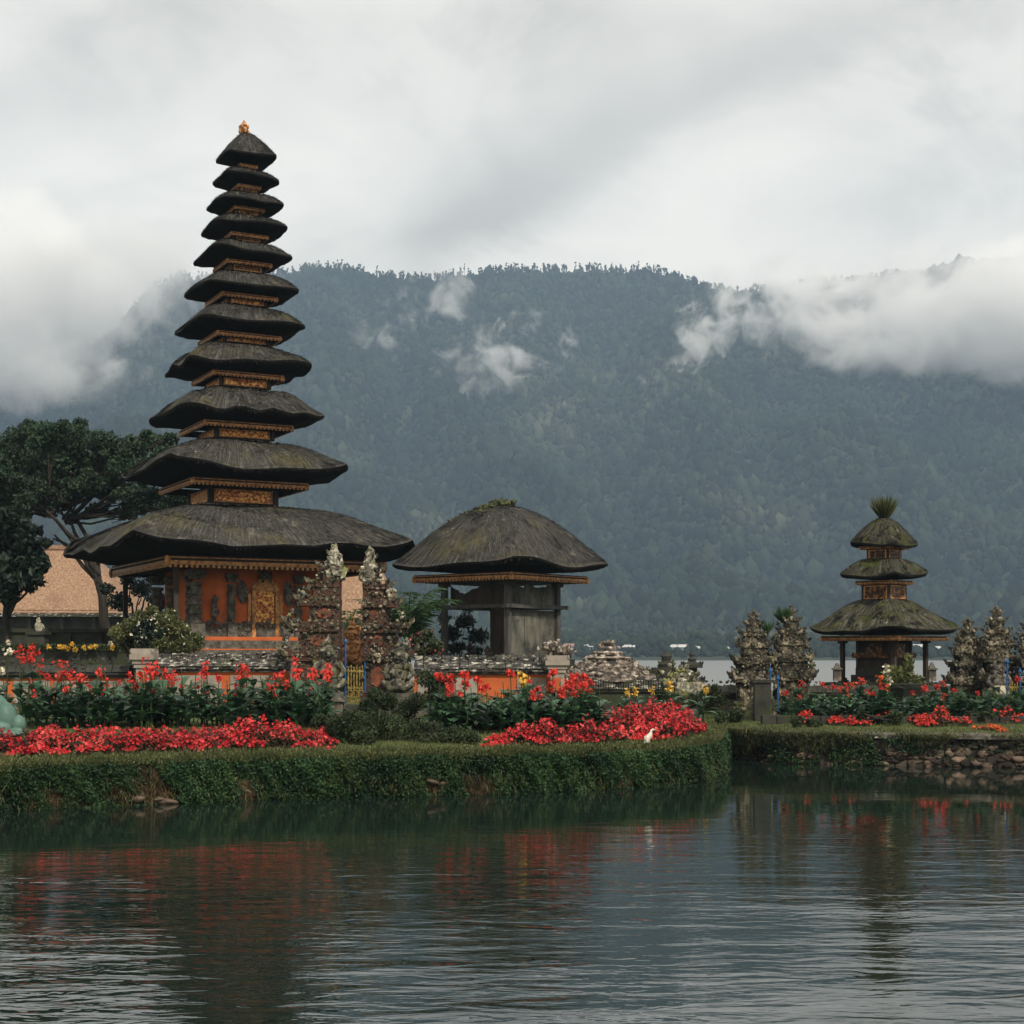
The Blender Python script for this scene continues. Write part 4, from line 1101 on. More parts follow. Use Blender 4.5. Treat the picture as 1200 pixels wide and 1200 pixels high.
metal_gate(xat(417.5, 38.1), 37.85, 1.25, 0.50, 1.62, 6, 'yellow barred metal gate with blue poles in the central split gate', 'metal gates')
metal_gate(xat(902, 41), 40.3, 0.95, 0.20, 1.15, 0, 'pair of blue poles in front of the gate left of the shrine', 'metal gates')
metal_gate(xat(1182, 40), 39.6, 0.9, 0.34, 1.45, 4, 'metal gate with blue poles by the tall gate half on the far right', 'metal gates')


def step_flight(x, y, z0, z1, w, n, label):
    e = MB(); h = (z1 - z0) / n
    for i in range(n): e.box((0, i * 0.30 + 0.5, (i + 0.5) * h), (w, 1.0, h - 0.003 + i * 0))
    for i in range(n): pass
    for sx in (-1, 1): e.box((sx * (w / 2 + 0.14), n * 0.15 + 0.4, (z1 - z0) * 0.55), (0.24, n * 0.3 + 0.6, (z1 - z0) * 1.1))
    o = e.build('stone_steps', M['darkstone'], None, (x, y, z0)); return tag(o, label, 'steps')


step_flight(xat(417, 36.5), 36.2, 0.95, 1.32, 1.1, 3, 'low dark stone steps in front of the central split gate')


# ------------------------------------------------------------------ guardian figures
def guardian(x, y, z, s, rz, mat, seed, label, pedestal=True, cloth=None, group='guardian statues'):
    """Squat stone guardian: crossed legs, round belly, arms on knees, big head with a flame crown, on a stepped pedestal."""
    g = np.random.default_rng(seed)
    e = empty('guardian_statue', (x, y, z), rz, label, 'statue', group)
    hp = 0.55 * s if pedestal else 0.0
    if pedestal:
        mb = MB()
        for a, z0, z1 in ((0.36, 0, .12), (0.28, .122, .36), (0.34, .362, .45), (0.30, .452, .55)): mb.box((0, 0, (z0 + z1) / 2 * s), (2 * a * s, 2 * a * s, (z1 - z0) * s))
        for k in range(4): mb.blob((sin(k * pi / 2) * 0.29 * s, -cos(k * pi / 2) * 0.29 * s, 0.24 * s), (0.1 * s, 0.1 * s, 0.1 * s), 1, 0.2, 0.8)
        mb.build('pedestal', M['carved'], e)
    b = MB()
    def bl(x, y, zz, r, t=0.5, sub=2, rough=0.12): b.blob((x * s, y * s, hp + zz * s), tuple(q * s for q in r), sub, rough, t, int(g.integers(1 << 30)))
    bl(0, 0, 0.18, (0.26, 0.22, 0.2)); bl(0, -0.04, 0.38, (0.2, 0.18, 0.22)); bl(0, 0, 0.56, (0.22, 0.16, 0.14)); bl(0, -0.03, 0.76, (0.135, 0.14, 0.15))
    for sx in (-1, 1):
        b.tube([(sx * 0.12 * s, 0, hp + 0.12 * s), (sx * 0.28 * s, -0.16 * s, hp + 0.2 * s), (sx * 0.12 * s, -0.26 * s, hp + 0.06 * s)], (0.11 * s, 0.10 * s, 0.07 * s), 7)
        b.tube([(sx * 0.2 * s, 0, hp + 0.6 * s), (sx * 0.31 * s, -0.05 * s, hp + 0.42 * s), (sx * 0.22 * s, -0.2 * s, hp + 0.3 * s)], (0.075 * s, 0.065 * s, 0.05 * s), 7)
        bl(sx * 0.14, 0.0, 0.78, (0.05, 0.03, 0.09)); bl(sx * 0.05, -0.15, 0.79, (0.03, 0.02, 0.03), 0.1, 1)
    bl(0, -0.17, 0.74, (0.035, 0.04, 0.04)); bl(0, -0.14, 0.67, (0.07, 0.04, 0.03), 0.1, 1)
    for k in range(14):
        u = k / 13; bl(g.normal(0, 0.07 * (1 - u)), 0.02 + g.normal(0, 0.04), 0.86 + 0.26 * u, (0.085 * (1 - u) + 0.03, 0.07 * (1 - u) + 0.03, 0.07), g.random(), 1, 0.3)
    for k in range(40):
        bl(g.normal(0, 0.17), -0.12 + g.normal(0, 0.08), g.uniform(0.05, 0.9), (0.035, 0.03, 0.035), g.random(), 1, 0.3)
    b.build('statue_body', mat, e, smooth=True)
    if cloth:
        c = MB(); c.lathe([(0.27 * s, 0.02 * s), (0.31 * s, 0.12 * s), (0.25 * s, 0.30 * s), (0.215 * s, 0.34 * s)], (0, -0.03 * s, hp), 16); c.build('wrapped_cloth', cloth, e, smooth=True)
    return e


guardian(xat(385, 36.6), 36.6, 1.0, 1.2, radians(8), M['lichen_dull'], 61, 'lichen covered guardian statue in front of the left half of the central gate')
guardian(xat(468, 36.8), 36.8, 1.0, 1.15, radians(-8), M['lichen_dull'], 62, 'lichen covered guardian statue in front of the right half of the central gate')
guardian(xat(413, 39.6), 39.6, 1.6, 1.15, 0, M['gilt'], 63, 'small orange statue seen above the yellow bars inside the central gate', True)
guardian(xat(890, 39.6), 39.4, 0.86, 0.75, 0, M['carved'], 64, 'small grey statue in front of the gate left of the shrine', True)
guardian(xat(1171, 39.9), 39.9, 0.86, 1.0, 0, M['carved'], 65, 'small statue in a pale cloth beside the blue pole on the far right', True, M['cream'])


# ------------------------------------------------------------------ courtyard walls
def wall_run(x0, x1, Y, z0, ztop, label, panels, cap=M['cap'], body=M['orange'], pil=(), base=M['carved'], th=0.5, seed=0, crown=True):
    g = np.random.default_rng(seed)
    L = x1 - x0; cx = (x0 + x1) / 2
    e = empty('courtyard_wall', (cx, Y, z0), 0, label, 'wall', 'courtyard walls')
    H = ztop - z0
    b = MB(); b.box((0, 0, (H - 0.5) / 2 + 0.1), (L, th, H - 0.5 - 0.2)); b.build('wall_face', body, e)
    b = MB(); b.box((0, 0, 0.10), (L + 0.04, th + 0.2, 0.2)); b.box((0, 0, 0.26), (L + 0.02, th + 0.1, 0.12)); b.build('wall_base', base, e)
    c = MB(); zc = H - 0.5
    c.box((0, 0, zc + 0.05), (L + 0.01, th + 0.16, 0.07), tint=0.25); c.box((0, 0, zc + 0.12), (L + 0.03, th + 0.30, 0.07), tint=0.35)
    # sloping lichened tiles and crest of the cap
    n = max(4, int(L / 0.22))
    for i in range(n):
        x = -L / 2 + (i + 0.5) * L / n
        c.box((x, 0, zc + 0.16 + 0.09), (L / n - 0.012, th + 0.36 + g.normal(0, 0.02), 0.18 + g.normal(0, 0.012)), g.normal(0, 0.01), g.uniform(0.2, 0.9), top=(1, 0.62))
        if crown: c.box((x, 0, zc + 0.42 + g.normal(0, 0.015)), (L / n - 0.02, th * 0.55, 0.15), g.normal(0, 0.03), g.uniform(0.1, 0.95), top=(0.9, 0.7))
    lichen_lumps(c, [(g.uniform(-L / 2, L / 2), -g.uniform(0.0, 0.36), zc + g.uniform(0.25, 0.5)) for _ in range(int(L * 16))], 0.035, seed + 1)
    c.build('wall_cap', cap, e)
    for (p0, p1) in panels:
        p = MB(); w = p1 - p0; p.box(((p0 + p1) / 2 - cx, -th / 2 - 0.012, zc * 0.62), (w, 0.05, zc * 0.62)); p.build('stone_panel', M['panel'], e)
    for px_ in pil:
        p = MB(); p.box((px_ - cx, -0.06, zc / 2), (0.42, th + 0.16, zc)); p.box((px_ - cx, -0.06, zc + 0.03), (0.52, th + 0.34, 0.1)); p.build('pilaster', M['carved'], e)
    return e


WY = 38.6
wall_run(xat(160, WY), xat(338, WY), WY, 1.0, zat(765, WY), 'orange courtyard wall with lichened cap in front of the pagoda', [(xat(203, WY), xat(262, WY)), (xat(272, WY), xat(330, WY))], pil=(xat(196, WY),), seed=1)
wall_run(xat(-160, WY), xat(156, WY), WY, 1.0, zat(772, WY), 'darker capped courtyard wall left of the shrub pedestal', [(xat(-60, WY), xat(10, WY)), (xat(20, WY), xat(62, WY)), (xat(68, WY), xat(108, WY)), (xat(113, WY), xat(150, WY))], cap=M['darkstone'], seed=2, crown=False)
wall_run(xat(486, WY), xat(645, WY), WY, 1.0, zat(768, WY), 'courtyard wall with white lichened cap below the pavilion', [(xat(490, WY), xat(512, WY)), (xat(520, WY), xat(560, WY)), (xat(606, WY), xat(640, WY))], pil=(xat(514, WY),), seed=3)
e = wall_run(xat(668, 42), xat(880, 42), 43.5, 0.95, zat(797, 43.5), 'low dark mossy wall between the stone mound and the split gate', [], cap=M['darkstone'], body=M['darkstone'], base=M['darkstone'], seed=4, crown=False)
e = wall_run(xat(948, 43), xat(1118, 43), 43.3, 0.9, zat(797, 43.3), 'low dark mossy wall in front of the three tiered shrine', [], cap=M['darkstone'], body=M['darkstone'], base=M['darkstone'], seed=5, crown=False)
e = wall_run(xat(1056, 42), xat(1112, 42), 42.2, 0.9, zat(805, 42.2), 'short wall piece with pale lichened cap right of the shrine', [], cap=M['cap'], body=M['darkstone'], base=M['darkstone'], seed=6, crown=False)


def stone_pedestal(x, y, z0, H, w, label, top=True, seed=0, body=None):
    e = empty('stone_pedestal', (x, y, z0), 0, label, 'pedestal', 'stone pedestals along the courtyard walls')
    b = MB()
    for a, f0, f1 in ((1.0, 0, .1), (.86, .1, .16), (.62, .16, .72), (.78, .72, .78), (.9, .78, .84), (1.1, .84, .92), (1.0, .92, 1.0)):
        b.box((0, 0, (f0 + f1) / 2 * H), (w * a, w * a, (f1 - f0) * H - 0.002), 0, 0.4 + 0.4 * (a > .9))
    for k in range(4):
        a = k * pi / 2 + pi / 4; antefix(b, cos(a) * w * .5, sin(a) * w * .5, H * .9, w * .28, a, 0.8)
    b.build('pedestal_body', M['panel'], e)
    p = MB()
    for k in range(4):
        a = k * pi / 2; p.box((sin(a) * w * .315, -cos(a) * w * .315, .44 * H), (w * .3, 0.03, H * .4), a)
    p.build('orange_inset', body or M['orange'], e)
    if top:
        l = MB(); g = np.random.default_rng(seed)
        lichen_lumps(l, [(g.normal(0, w * .35), g.normal(0, w * .3), H + abs(g.normal(0, .16))) for _ in range(46)], 0.07, seed)
        for k in range(10):
            a = g.uniform(0, 6.28); antefix(l, cos(a) * w * .3, sin(a) * w * .3, H + .02, w * .42, a, g.random())
        l.build('lichen_crown', M['lichen_pink'], e)
    return e


stone_pedestal(xat(169, 37.4), 37.4, 1.0, zat(760, 37.4) - 1.0, 0.54, 'grey and orange pedestal carrying the flowering shrub', False, 1)
stone_pedestal(xat(653, 37.8), 37.8, 1.0, zat(768, 37.8) - 1.0, 0.55, 'orange pedestal with pink lichened carving right of the pavilion', True, 2)

# ---- the pale stone mound
SD = 41.0
e = empty('stone_mound', (xat(712, SD), SD, 0.95), radians(12), 'broad stepped stone mound crusted with pale lichen right of the pavilion', 'stone shrine')
H = zat(752, SD) - 0.95; b = MB(); g2 = np.random.default_rng(71)
for a, z0, z1 in ((1.26, 0, .35), (1.12, .352, .62), (1.2, .622, .72)): b.box((0, 0, (z0 + z1) / 2), (2 * a, 1.7 * a, z1 - z0), 0, 0.3)
b.build('mound_base', M['darkstone'], e)
b = MB()
n = 34
for i in range(n):
    x = -1.15 + 2.3 * i / (n - 1); b.box((x, -1.04, 0.82), (0.05, 0.08, 0.24), 0, g2.uniform(.2, .9)); b.box((x, 1.04, 0.82), (0.05, 0.08, 0.24), 0, g2.uniform(.2, .9))
b.box((0, 0, 0.85), (2.2, 1.9, 0.26), 0, 0.2); b.build('fluted_band', M['cap'], e)
b = MB()
zs, ze = 0.95, H * 0.86
for i in range(560):
    u = g2.random(); a = g2.uniform(0, 6.28); R = (1.22 * (1 - u) + 0.48 * u) * sqrt(g2.uniform(.75, 1.05))
    k = g2.uniform(.05, .12); b.blob((R * cos(a) * 1.05, R * sin(a) * 0.85, zs + (ze - zs) * u * 0.8 + g2.normal(0, .03)), (k * 1.2, k, k * .8), 1, 0.3, g2.uniform(.2, 1), int(g2.integers(1 << 30)))
b.lathe([(1.15, 0.9), (1.1, zs), (0.8, zs + (ze - zs) * .45), (0.5, zs + (ze - zs) * .75), (0.1, ze)], n=12, tint=0.3)
for r, z in ((0.62, ze - .22), (0.42, ze - .08), (0.24, ze + .04)): b.lathe([(r, z), (r * 1.08, z + .05), (r * 0.9, z + .1)], n=10, tint=.8)
for i in range(16): b.blob((g2.normal(0, .1), g2.normal(0, .1), ze + .12 + .12 * g2.random()), (.07, .07, .08), 1, .3, g2.random())
b.build('lichen_moss', M['lichen_pink'], e)

# ---- stone lantern and overgrown dark shrine
e = empty('stone_lantern', (xat(811, 42.3), 42.3, 0.95), 0, 'dark stone lantern with two pagoda caps against the pale lake', 'lantern')
H = zat(764, 42.3) - .95; b = MB()
b.box((0, 0, H * .1), (.6, .6, H * .2)); b.box((0, 0, H * .34), (.34, .34, H * .28)); b.build('lantern_pillar', M['darkstone'], e)
for z, a in ((.5, .42), (.76, .36)):
    r = MB(); r.box((0, 0, H * z), (a * 1.5, a * 1.5, H * .05)); r.box((0, 0, H * (z + .055)), (a * 1.3, a * 1.3, H * .06), top=(.4, .4))
    for k in range(4): antefix(r, cos(k * pi / 2 + pi / 4) * a * .8, sin(k * pi / 2 + pi / 4) * a * .8, H * (z + .01), a * .35, k * pi / 2 + pi / 4, .4)
    r.build('lantern_cap', M['darkstone'], e)
b = MB(); b.box((0, 0, H * .64), (.26, .26, H * .2)); b.build('lantern_box', M['darkstone'], e)
b = MB(); b.lathe([(.1, 0), (.13, H * .04), (.06, H * .08), (.08, H * .12), (.01, H * .19)], (0, 0, H * .84), 8); b.build('lantern_tip', M['darkstone'], e)

e = empty('overgrown_shrine', (xat(781, 42.6), 42.6, .95), 0, 'squat dark shrine overgrown with plants between the mound and the lantern', 'shrine')
b = MB()
for a, z0, z1 in ((.55, 0, .5), (.45, .502, .9), (.62, .902, 1.02), (.4, 1.022, 1.25)): b.box((0, 0, (z0 + z1) / 2), (2 * a, 1.6 * a, z1 - z0))
b.lathe([(.2, 1.2), (.24, 1.35), (.12, 1.45), (.16, 1.58), (.04, 1.75)], n=8); b.build('shrine_body', M['darkstone'], e)
b = MB(); foliage(b, [(-.4, -.1, 1.05, .4, .4, .22), (.3, -.2, 1.1, .35, .35, .22), (0, 0, 1.3, .3, .3, .2)], 700, .11, .06); b.build('plants', M['bush'], e)

# white rubble and ornaments beside the lantern
b = MB(); g2 = np.random.default_rng(77)
for i in range(60): b.blob((g2.normal(0, .28), g2.normal(0, .2), abs(g2.normal(0, .16))), (.08, .08, .09), 1, .3, g2.random())
b.box((0, 0, -.3), (1.1, .8, .6)); o = b.build('lichen_rubble', M['lichen'], None, (xat(799, 41.6), 41.6, zat(799, 41.6))); tag(o, 'small heap of pale lichened stones just left of the lantern', 'stones')
for px_, py_, Y, lb in ((981, 797, 43.0, 'small stone bollard on the wall left of the shrine posts'), (1092, 797, 43.0, 'small stone bollard on the wall right of the shrine posts')):
    b = MB(); h = .45; b.box((0, 0, h * .35), (.2, .2, h * .7)); b.box((0, 0, h * .75), (.27, .27, h * .1)); b.box((0, 0, h * .9), (.2, .2, h * .22), top=(.5, .5)); b.blob((0, 0, h), (.07, .07, .08), 1, .2)
    o = b.build('stone_bollard', M['carved'], None, (xat(px_, Y), Y, zat(py_, Y) - .02)); tag(o, lb, 'bollard', 'stone bollards on the shrine wall')
e = empty('plant_urn', (xat(1058, 40.6), 40.6, .88), 0, 'dark urn with a pale leafy plant in front of the three tiered shrine', 'planter')
b = MB(); b.lathe([(.3, 0), (.38, .12), (.3, .2), (.46, .55), (.62, .8), (.66, .9), (.5, .92)], n=14); b.build('urn', M['darkstone'], e)
b = MB(); foliage(b, [(0, 0, 1.0, .62, .5, .2), (-.25, 0, 1.15, .3, .3, .25), (.15, 0, 1.35, .14, .14, .45)], 1100, .12, .07, tint=(.3, 1)); b.build('plant', M['bush'], e)
b = MB()
b.box((0, 0, .5), (.42, .3, 1.0)); b.box((0, 0, 1.03), (.5, .38, .08)); o = b.build('stone_slab', M['darkstone'], None, (xat(893, 38.6), 38.6, .86)); tag(o, 'upright dark stone slab standing in front of the first gate on the right', 'stone slab')

M['rubble'] = surf('rubble_masonry', [(.3, (.02, .018, .014)), (.7, (.075, .06, .045))], 3, bump=.9, bump_d=.05, cells=(3.2, .08, (.012, .012, .010)), layers=[((.03, .04, .016), 1.0, .52, .66), ((.05, .035, .025), 2, .55, .7)], tint=.4)
M['stone_face'] = surf('field_stones', [(.3, (.035, .027, .021)), (.7, (.15, .108, .078))], 6, bump=.9, tint=.95, layers=[((.04, .045, .02), 3, .58, .7)])

# ------------------------------------------------------------------ banks
hp = resample(LXY, 0.25)
nrm = np.gradient(hp, axis=0); nrm /= np.linalg.norm(nrm, axis=1)[:, None]; nrm = np.stack([nrm[:, 1], -nrm[:, 0]], 1)   # towards the water
e = empty('bank_hedge', (0, 0, 0), 0, 'long clipped green hedge covering the bank above the water', 'hedge')
rings = []
g2 = np.random.default_rng(81)
for (x, y), n in zip(hp, nrm):
    w = lambda d, z: (x + n[0] * d, y + n[1] * d, z)
    rings.append([w(-.9, -.6), w(-.02, -.6), w(-.03, .1), w(-.05, .45), w(-.08, .70), w(-.28, .76), w(-.9, .755)])
mb = MB(); mb.loft(rings, closed=False, caps=(False, False)); mb.build('soil_bank', M['hedge_core'], e, smooth=True)
cum = np.r_[0, np.cumsum(np.linalg.norm(np.diff(hp, axis=0), axis=1))]; LEN = cum[-1]


def along(s): return np.stack([np.interp(s, cum, hp[:, 0]), np.interp(s, cum, hp[:, 1])], 1), np.stack([np.interp(s, cum, nrm[:, 0]), np.interp(s, cum, nrm[:, 1])], 1)


DRYS = [(xat(163, 25.6), .75, .33), (xat(178, 25.7), .35, .5), (xat(98, 25.3), .3, .2), (xat(287, 26.5), .2, .18), (xat(727, 29), .40, .36), (xat(560, 27.5), .5, .2), (xat(505, 27.3), .45, .2), (xat(60, 25), .3, .15)]
N = 170000
s = g2.random(N) * LEN; z = g2.random(N) ** 0.9 * .82 - .08
P, n = along(s)
lump = 0.05 * np.sin(s * 3.1) + .04 * np.sin(s * 7.7 + z * 5) + .03 * np.sin(s * 17 + z * 11)
d = .10 + lump + g2.normal(0, .05, N) - .12 * np.clip((z - .62) / .15, 0, 1)
keep = np.ones(N, bool)
for dx, w, hh in DRYS: keep &= ~((np.abs(P[:, 0] - dx) < w * (.45 + .3 * np.sin(z * 9 + dx))) & (z < hh + .12 * np.sin(P[:, 0] * 8)) & (z > .02) & (g2.random(N) < .9))
keep &= g2.random(N) < (.62 + .38 * np.sin(s * 2.3 + 2 * np.sin(z * 4)) ** 2)
P, n, z, d, s = P[keep], n[keep], z[keep], d[keep], s[keep]
c = np.stack([P[:, 0] + n[:, 0] * d, P[:, 1] + n[:, 1] * d, z], 1)
a = rdirs(len(c), g2); a[:, 2] -= .3; a[:, :2] += n * .4; a /= np.linalg.norm(a, axis=1)[:, None]
tn = np.clip(.45 + .25 * np.sin(s * 1.9 + 1) * np.cos(z * 3 + s) + g2.normal(0, .22, len(c)), 0, 1)
mb = MB(); mb.leaves(c, a, ortho(a, g2), g2.uniform(.035, .075, len(c)), g2.uniform(.022, .045, len(c)), tn, .15); mb.build('hedge_leaves', M['hedge'], e)
# sprouting lighter top
N = 60000
s = g2.random(N) * LEN; P, n = along(s); d = .08 - g2.random(N) ** 1.2 * 1.0
z = .74 + .05 * np.sin(s * 4.3) * np.sin(d * 5) + np.abs(g2.normal(0, .045, N)) - .10 * np.clip(d / .1, 0, 1)
c = np.stack([P[:, 0] + n[:, 0] * d, P[:, 1] + n[:, 1] * d, z], 1)
a = rdirs(N, g2) * .8; a[:, 2] = np.abs(a[:, 2]) + .5; a /= np.linalg.norm(a, axis=1)[:, None]
mb = MB(); mb.leaves(c, a, ortho(a, g2), g2.uniform(.04, .09, N), g2.uniform(.015, .03, N), g2.random(N), .1); mb.build('hedge_tips', M['hedge_top'], e)
# dry patches and hanging strands
N = 9000
k = g2.integers(0, len(DRYS), N); D_ = np.array(DRYS)
x = D_[k, 0] + g2.normal(0, .45, N) * D_[k, 1]; z = g2.random(N) * (D_[k, 2] + .15)
yy = np.interp(x, hp[:, 0], hp[:, 1]); c = np.stack([x, yy - .06 - g2.random(N) * .08, z], 1)
a = rdirs(N, g2) * .5; a[:, 2] -= .9; a /= np.linalg.norm(a, axis=1)[:, None]
mb = MB(); mb.leaves(c, a, ortho(a, g2), g2.uniform(.05, .16, N), .012, g2.random(N), 0); mb.build('dry_twigs', M['dry'], e)

N = 3600
s = g2.random(N) * LEN; P, n = along(s); z = np.where(g2.random(N) < .5, g2.uniform(.68, .82, N), g2.uniform(-.02, .5, N)); L = g2.uniform(.08, .26, N)
a = rdirs(N, g2) * .45; up = np.where(z > .6, .9, -.7); a[:, 2] += up; a[:, :2] += n * .45; a /= np.linalg.norm(a, axis=1)[:, None]
c = np.stack([P[:, 0] + n[:, 0] * .12, P[:, 1] + n[:, 1] * .12, z], 1) + a * L[:, None] * .5
mb = MB(); mb.leaves(c, a, ortho(a, g2), L, .014, g2.random(N), .05); mb.build('stray_shoots', M['grass'], e)

# bare stones showing at the foot of the hedge
for i, (px_, py_, r) in enumerate(((198, 941, .10), (186, 934, .07), (163, 934, .09), (292, 925, .07), (505, 912, .09), (520, 916, .06))):
    Y = float(np.interp(xat(px_, 26), hp[:, 0], hp[:, 1])) - .12
    b = MB(); b.blob((0, 0, 0), (r * 1.3, r, r * .7), 3, .4, .5, 900 + i, freq=1.6); o = b.build('bank_stone', M['stone_face'], None, (xat(px_, Y), Y, max(.02, zat(py_, Y) - .04)))
    tag(o, ['pale stone at the waterline under the dry gap of the hedge', 'small stone left of the pale waterline stone', 'stone low in the dry hedge patch', 'small brown stone in a hedge gap below the pagoda', 'stone in the hedge gap below the central gate', 'small stone beside the hedge gap below the central gate'][i], 'stone', 'bare stones at the foot of the hedge')

# ---- right bank: rubble retaining wall with ledge and hanging grass
rp = resample(RXY, .25); rn = np.gradient(rp, axis=0); rn /= np.linalg.norm(rn, axis=1)[:, None]; rn = np.stack([rn[:, 1], -rn[:, 0]], 1)
e = empty('retaining_wall', (0, 0, 0), 0, 'rubble stone retaining wall of the right island above the water', 'wall')
rings = []
for (x, y), n in zip(rp, rn):
    w = lambda d, z: (x + n[0] * d, y + n[1] * d, z)
    rings.append([w(-.6, -.6), w(.08, -.6), w(.04, .1), w(0, .64), w(-.6, .64)])
mb = MB(); mb.loft(rings, closed=False, caps=(False, False)); mb.build('wall_core', M['rubble'], e)
rings = []
for (x, y), n in zip(rp, rn):
    w = lambda d, z: (x + n[0] * d, y + n[1] * d, z)
    rings.append([w(-.6, .642), w(.13, .642), w(.14, .73), w(.10, .765), w(-.6, .762)])
mb = MB(); mb.loft(rings, closed=False, caps=(False, False)); mb.build('wall_ledge', M['carved'], e)
rc = np.r_[0, np.cumsum(np.linalg.norm(np.diff(rp, axis=0), axis=1))]
def ralong(s): return np.stack([np.interp(s, rc, rp[:, 0]), np.interp(s, rc, rp[:, 1])], 1), np.stack([np.interp(s, rc, rn[:, 0]), np.interp(s, rc, rn[:, 1])], 1)
mb = MB(); g2 = np.random.default_rng(91)
for i in range(420):
    s = g2.random(1) * rc[-1]; P, n = ralong(s); z = g2.uniform(.0, .6); d = .04 - .06 * z + .01
    k = g2.uniform(.035, .12); t = g2.random() ** 2.6
    mb.blob((P[0, 0] + n[0, 0] * d, P[0, 1] + n[0, 1] * d, z), (k * g2.uniform(1, 1.8), .035, k * g2.uniform(.45, .9)), 2, .32, t, int(g2.integers(1 << 30)))
mb.build('wall_stones', M['stone_face'], e, smooth=True)
# grass hanging over the ledge and creepers on the wall
N = 20000
s = g2.random(N) * rc[-1]; P, n = ralong(s)
dense = np.clip(.02 + .55 * np.sin(s * 1.9 + .5) * np.sin(s * .77 + 1) + .75 * (s < 4.2), .0, 1)
kp = g2.random(N) < dense; P, n, s, dn = P[kp], n[kp], s[kp], dense[kp]; N = len(s)
hang = g2.random(N) ** 2.0 * .62 * dn; z = .77 - hang; d = .17 + g2.normal(0, .035, N) - .3 * (g2.random(N) < .4) * (hang < .06)
c = np.stack([P[:, 0] + n[:, 0] * d, P[:, 1] + n[:, 1] * d, z], 1)
a = rdirs(N, g2) * .5; a[:, 2] -= np.clip(hang * 4, -.2, 1) - .35; a /= np.linalg.norm(a, axis=1)[:, None]
mb = MB(); mb.leaves(c, a, ortho(a, g2), g2.uniform(.08, .2, N), .018, np.clip(g2.random(N) * .6 + .4 * (hang < .1) - .15, 0, 1), .05); mb.build('hanging_grass', M['grass'], e)
N = 16000
s = g2.random(N) * rc[-1]; P, n = ralong(s); z = g2.random(N) * .75
kp = (np.sin(s * 1.4 + 2.2) + .6 * np.sin(s * 3.6 + z * 3) + 1.0 * (s < 3.0) - .7 * (s > 5.5) > .35) | ((g2.random(N) < .10) & (z > .3)); P, n, z, s = P[kp], n[kp], z[kp], s[kp]; N = len(s)
c = np.stack([P[:, 0] + n[:, 0] * .12, P[:, 1] + n[:, 1] * .12, z], 1) + g2.normal(0, .03, (N, 3)); a = rdirs(N, g2); a[:, 2] -= .4; a /= np.linalg.norm(a, axis=1)[:, None]
mb = MB(); mb.leaves(c, a, ortho(a, g2), g2.uniform(.05, .11, N), .035, g2.random(N), .1); mb.build('creeper_leaves', M['hedge'], e)
# second low step of the right terrace
mb = MB(); g2 = np.random.default_rng(95)
for i in range(30):
    x0, x1 = 6.3 + i * .36, 6.3 + (i + 1) * .36; mb.box(((x0 + x1) / 2, 37.4 - .04 * i + .3, .89), (.355, .35, .30 + g2.normal(0, .006)), g2.normal(0, .01), g2.random())
o = mb.build('terrace_kerb', M['darkstone']); tag(o, 'low dark stone kerb along the flower bed of the right island', 'kerb')

# ------------------------------------------------------------------ buildings at the back left
def tiled_hall(x, y, rz, L, D, z0, ze, zr, label, hip=0.28):
    e = empty('tiled_hall', (x, y, z0), rz, label, 'building', 'tile roofed halls behind the trees')
    hz_, hr = ze - z0, zr - z0
    b = MB(); b.box((0, 0, hz_ / 2 - .1), (L * .86, D * .78, hz_ - .2)); b.build('hall_wall', M['plaster'], e)
    r = MB(); a, w = L / 2, D / 2; q = a - L * hip
    t = .18
    v = [(-a, -w, hz_), (a, -w, hz_), (a, w, hz_), (-a, w, hz_), (-q, 0, hr), (q, 0, hr)]; v2 = [(p[0], p[1], p[2] - t) for p in v[:4]]
    r.add(v + v2, [(0, 1, 5, 4), (2, 3, 4, 5), (0, 6, 7, 1), (1, 7, 8, 2), (2, 8, 9, 3), (3, 9, 6, 0), (6, 9, 8, 7)]); r.add(v, [(1, 2, 5), (3, 0, 4)])
    ro = r.build('tiled_roof', M['tile'], e)
    # courses of tiles
    c = MB()
    for f in (.03, .97):
        for s in (-1, 1):
            c.box((0, s * w * (1 - f), hz_ + (hr - hz_) * f + .02), (2 * (a + (q - a) * f) - .05, .06, .045))
    c.build('tile_courses', M['tile'], ro)
    k = MB(); k.box((0, 0, hr + .08), (2 * q, .3, .22)); k.build('roof_ridge', M['tile'], ro)
    f = MB(); f.box((0, -w - .02, hz_ - .12), (L, .06, .2)); f.box((0, w + .02, hz_ - .12), (L, .06, .2)); f.build('eave_board', M['cap'], e)
    for i in range(8):
        p = MB(); p.box((-L * .46 + L * .92 * i / 7, -w * .86, hz_ / 2), (.2, .2, hz_ - .1)); p.build('veranda_post', M['plaster'], e)
    return e


tiled_hall(xat(40, 84), 84, radians(2), 13.0, 9.0, 1.2, zat(718, 80), zat(643, 84), 'hall with faded orange tiled roof behind the spreading tree')
tiled_hall(xat(395, 76), 76, radians(0), 7.0, 7.0, 1.2, zat(729, 73), zat(660, 76), 'small tile roofed hall seen through the central split gate', .2)
b = MB(); b.box((0, 0, 1.1), (16, .4, 2.2)); b.box((0, 0, 2.25), (16.2, .6, .14))
for i in range(14): b.box((-7.5 + i * 1.15, -.22, 1.1), (.3, .1, 2.1))
o = b.build('dark_wall', M['darkstone'], None, (xat(-10, 55), 55, 1.2)); tag(o, 'long dark wall in front of the orange tiled hall', 'wall')
e = empty('stone_post', (xat(45, 47), 47, 1.1), 0, 'dark stone post with a pale carved head by the left flower ledge', 'post')
b = MB(); b.box((0, 0, 1.05), (.5, .5, 2.1)); b.box((0, 0, 2.14), (.62, .62, .1)); b.build('post_shaft', M['darkstone'], e)
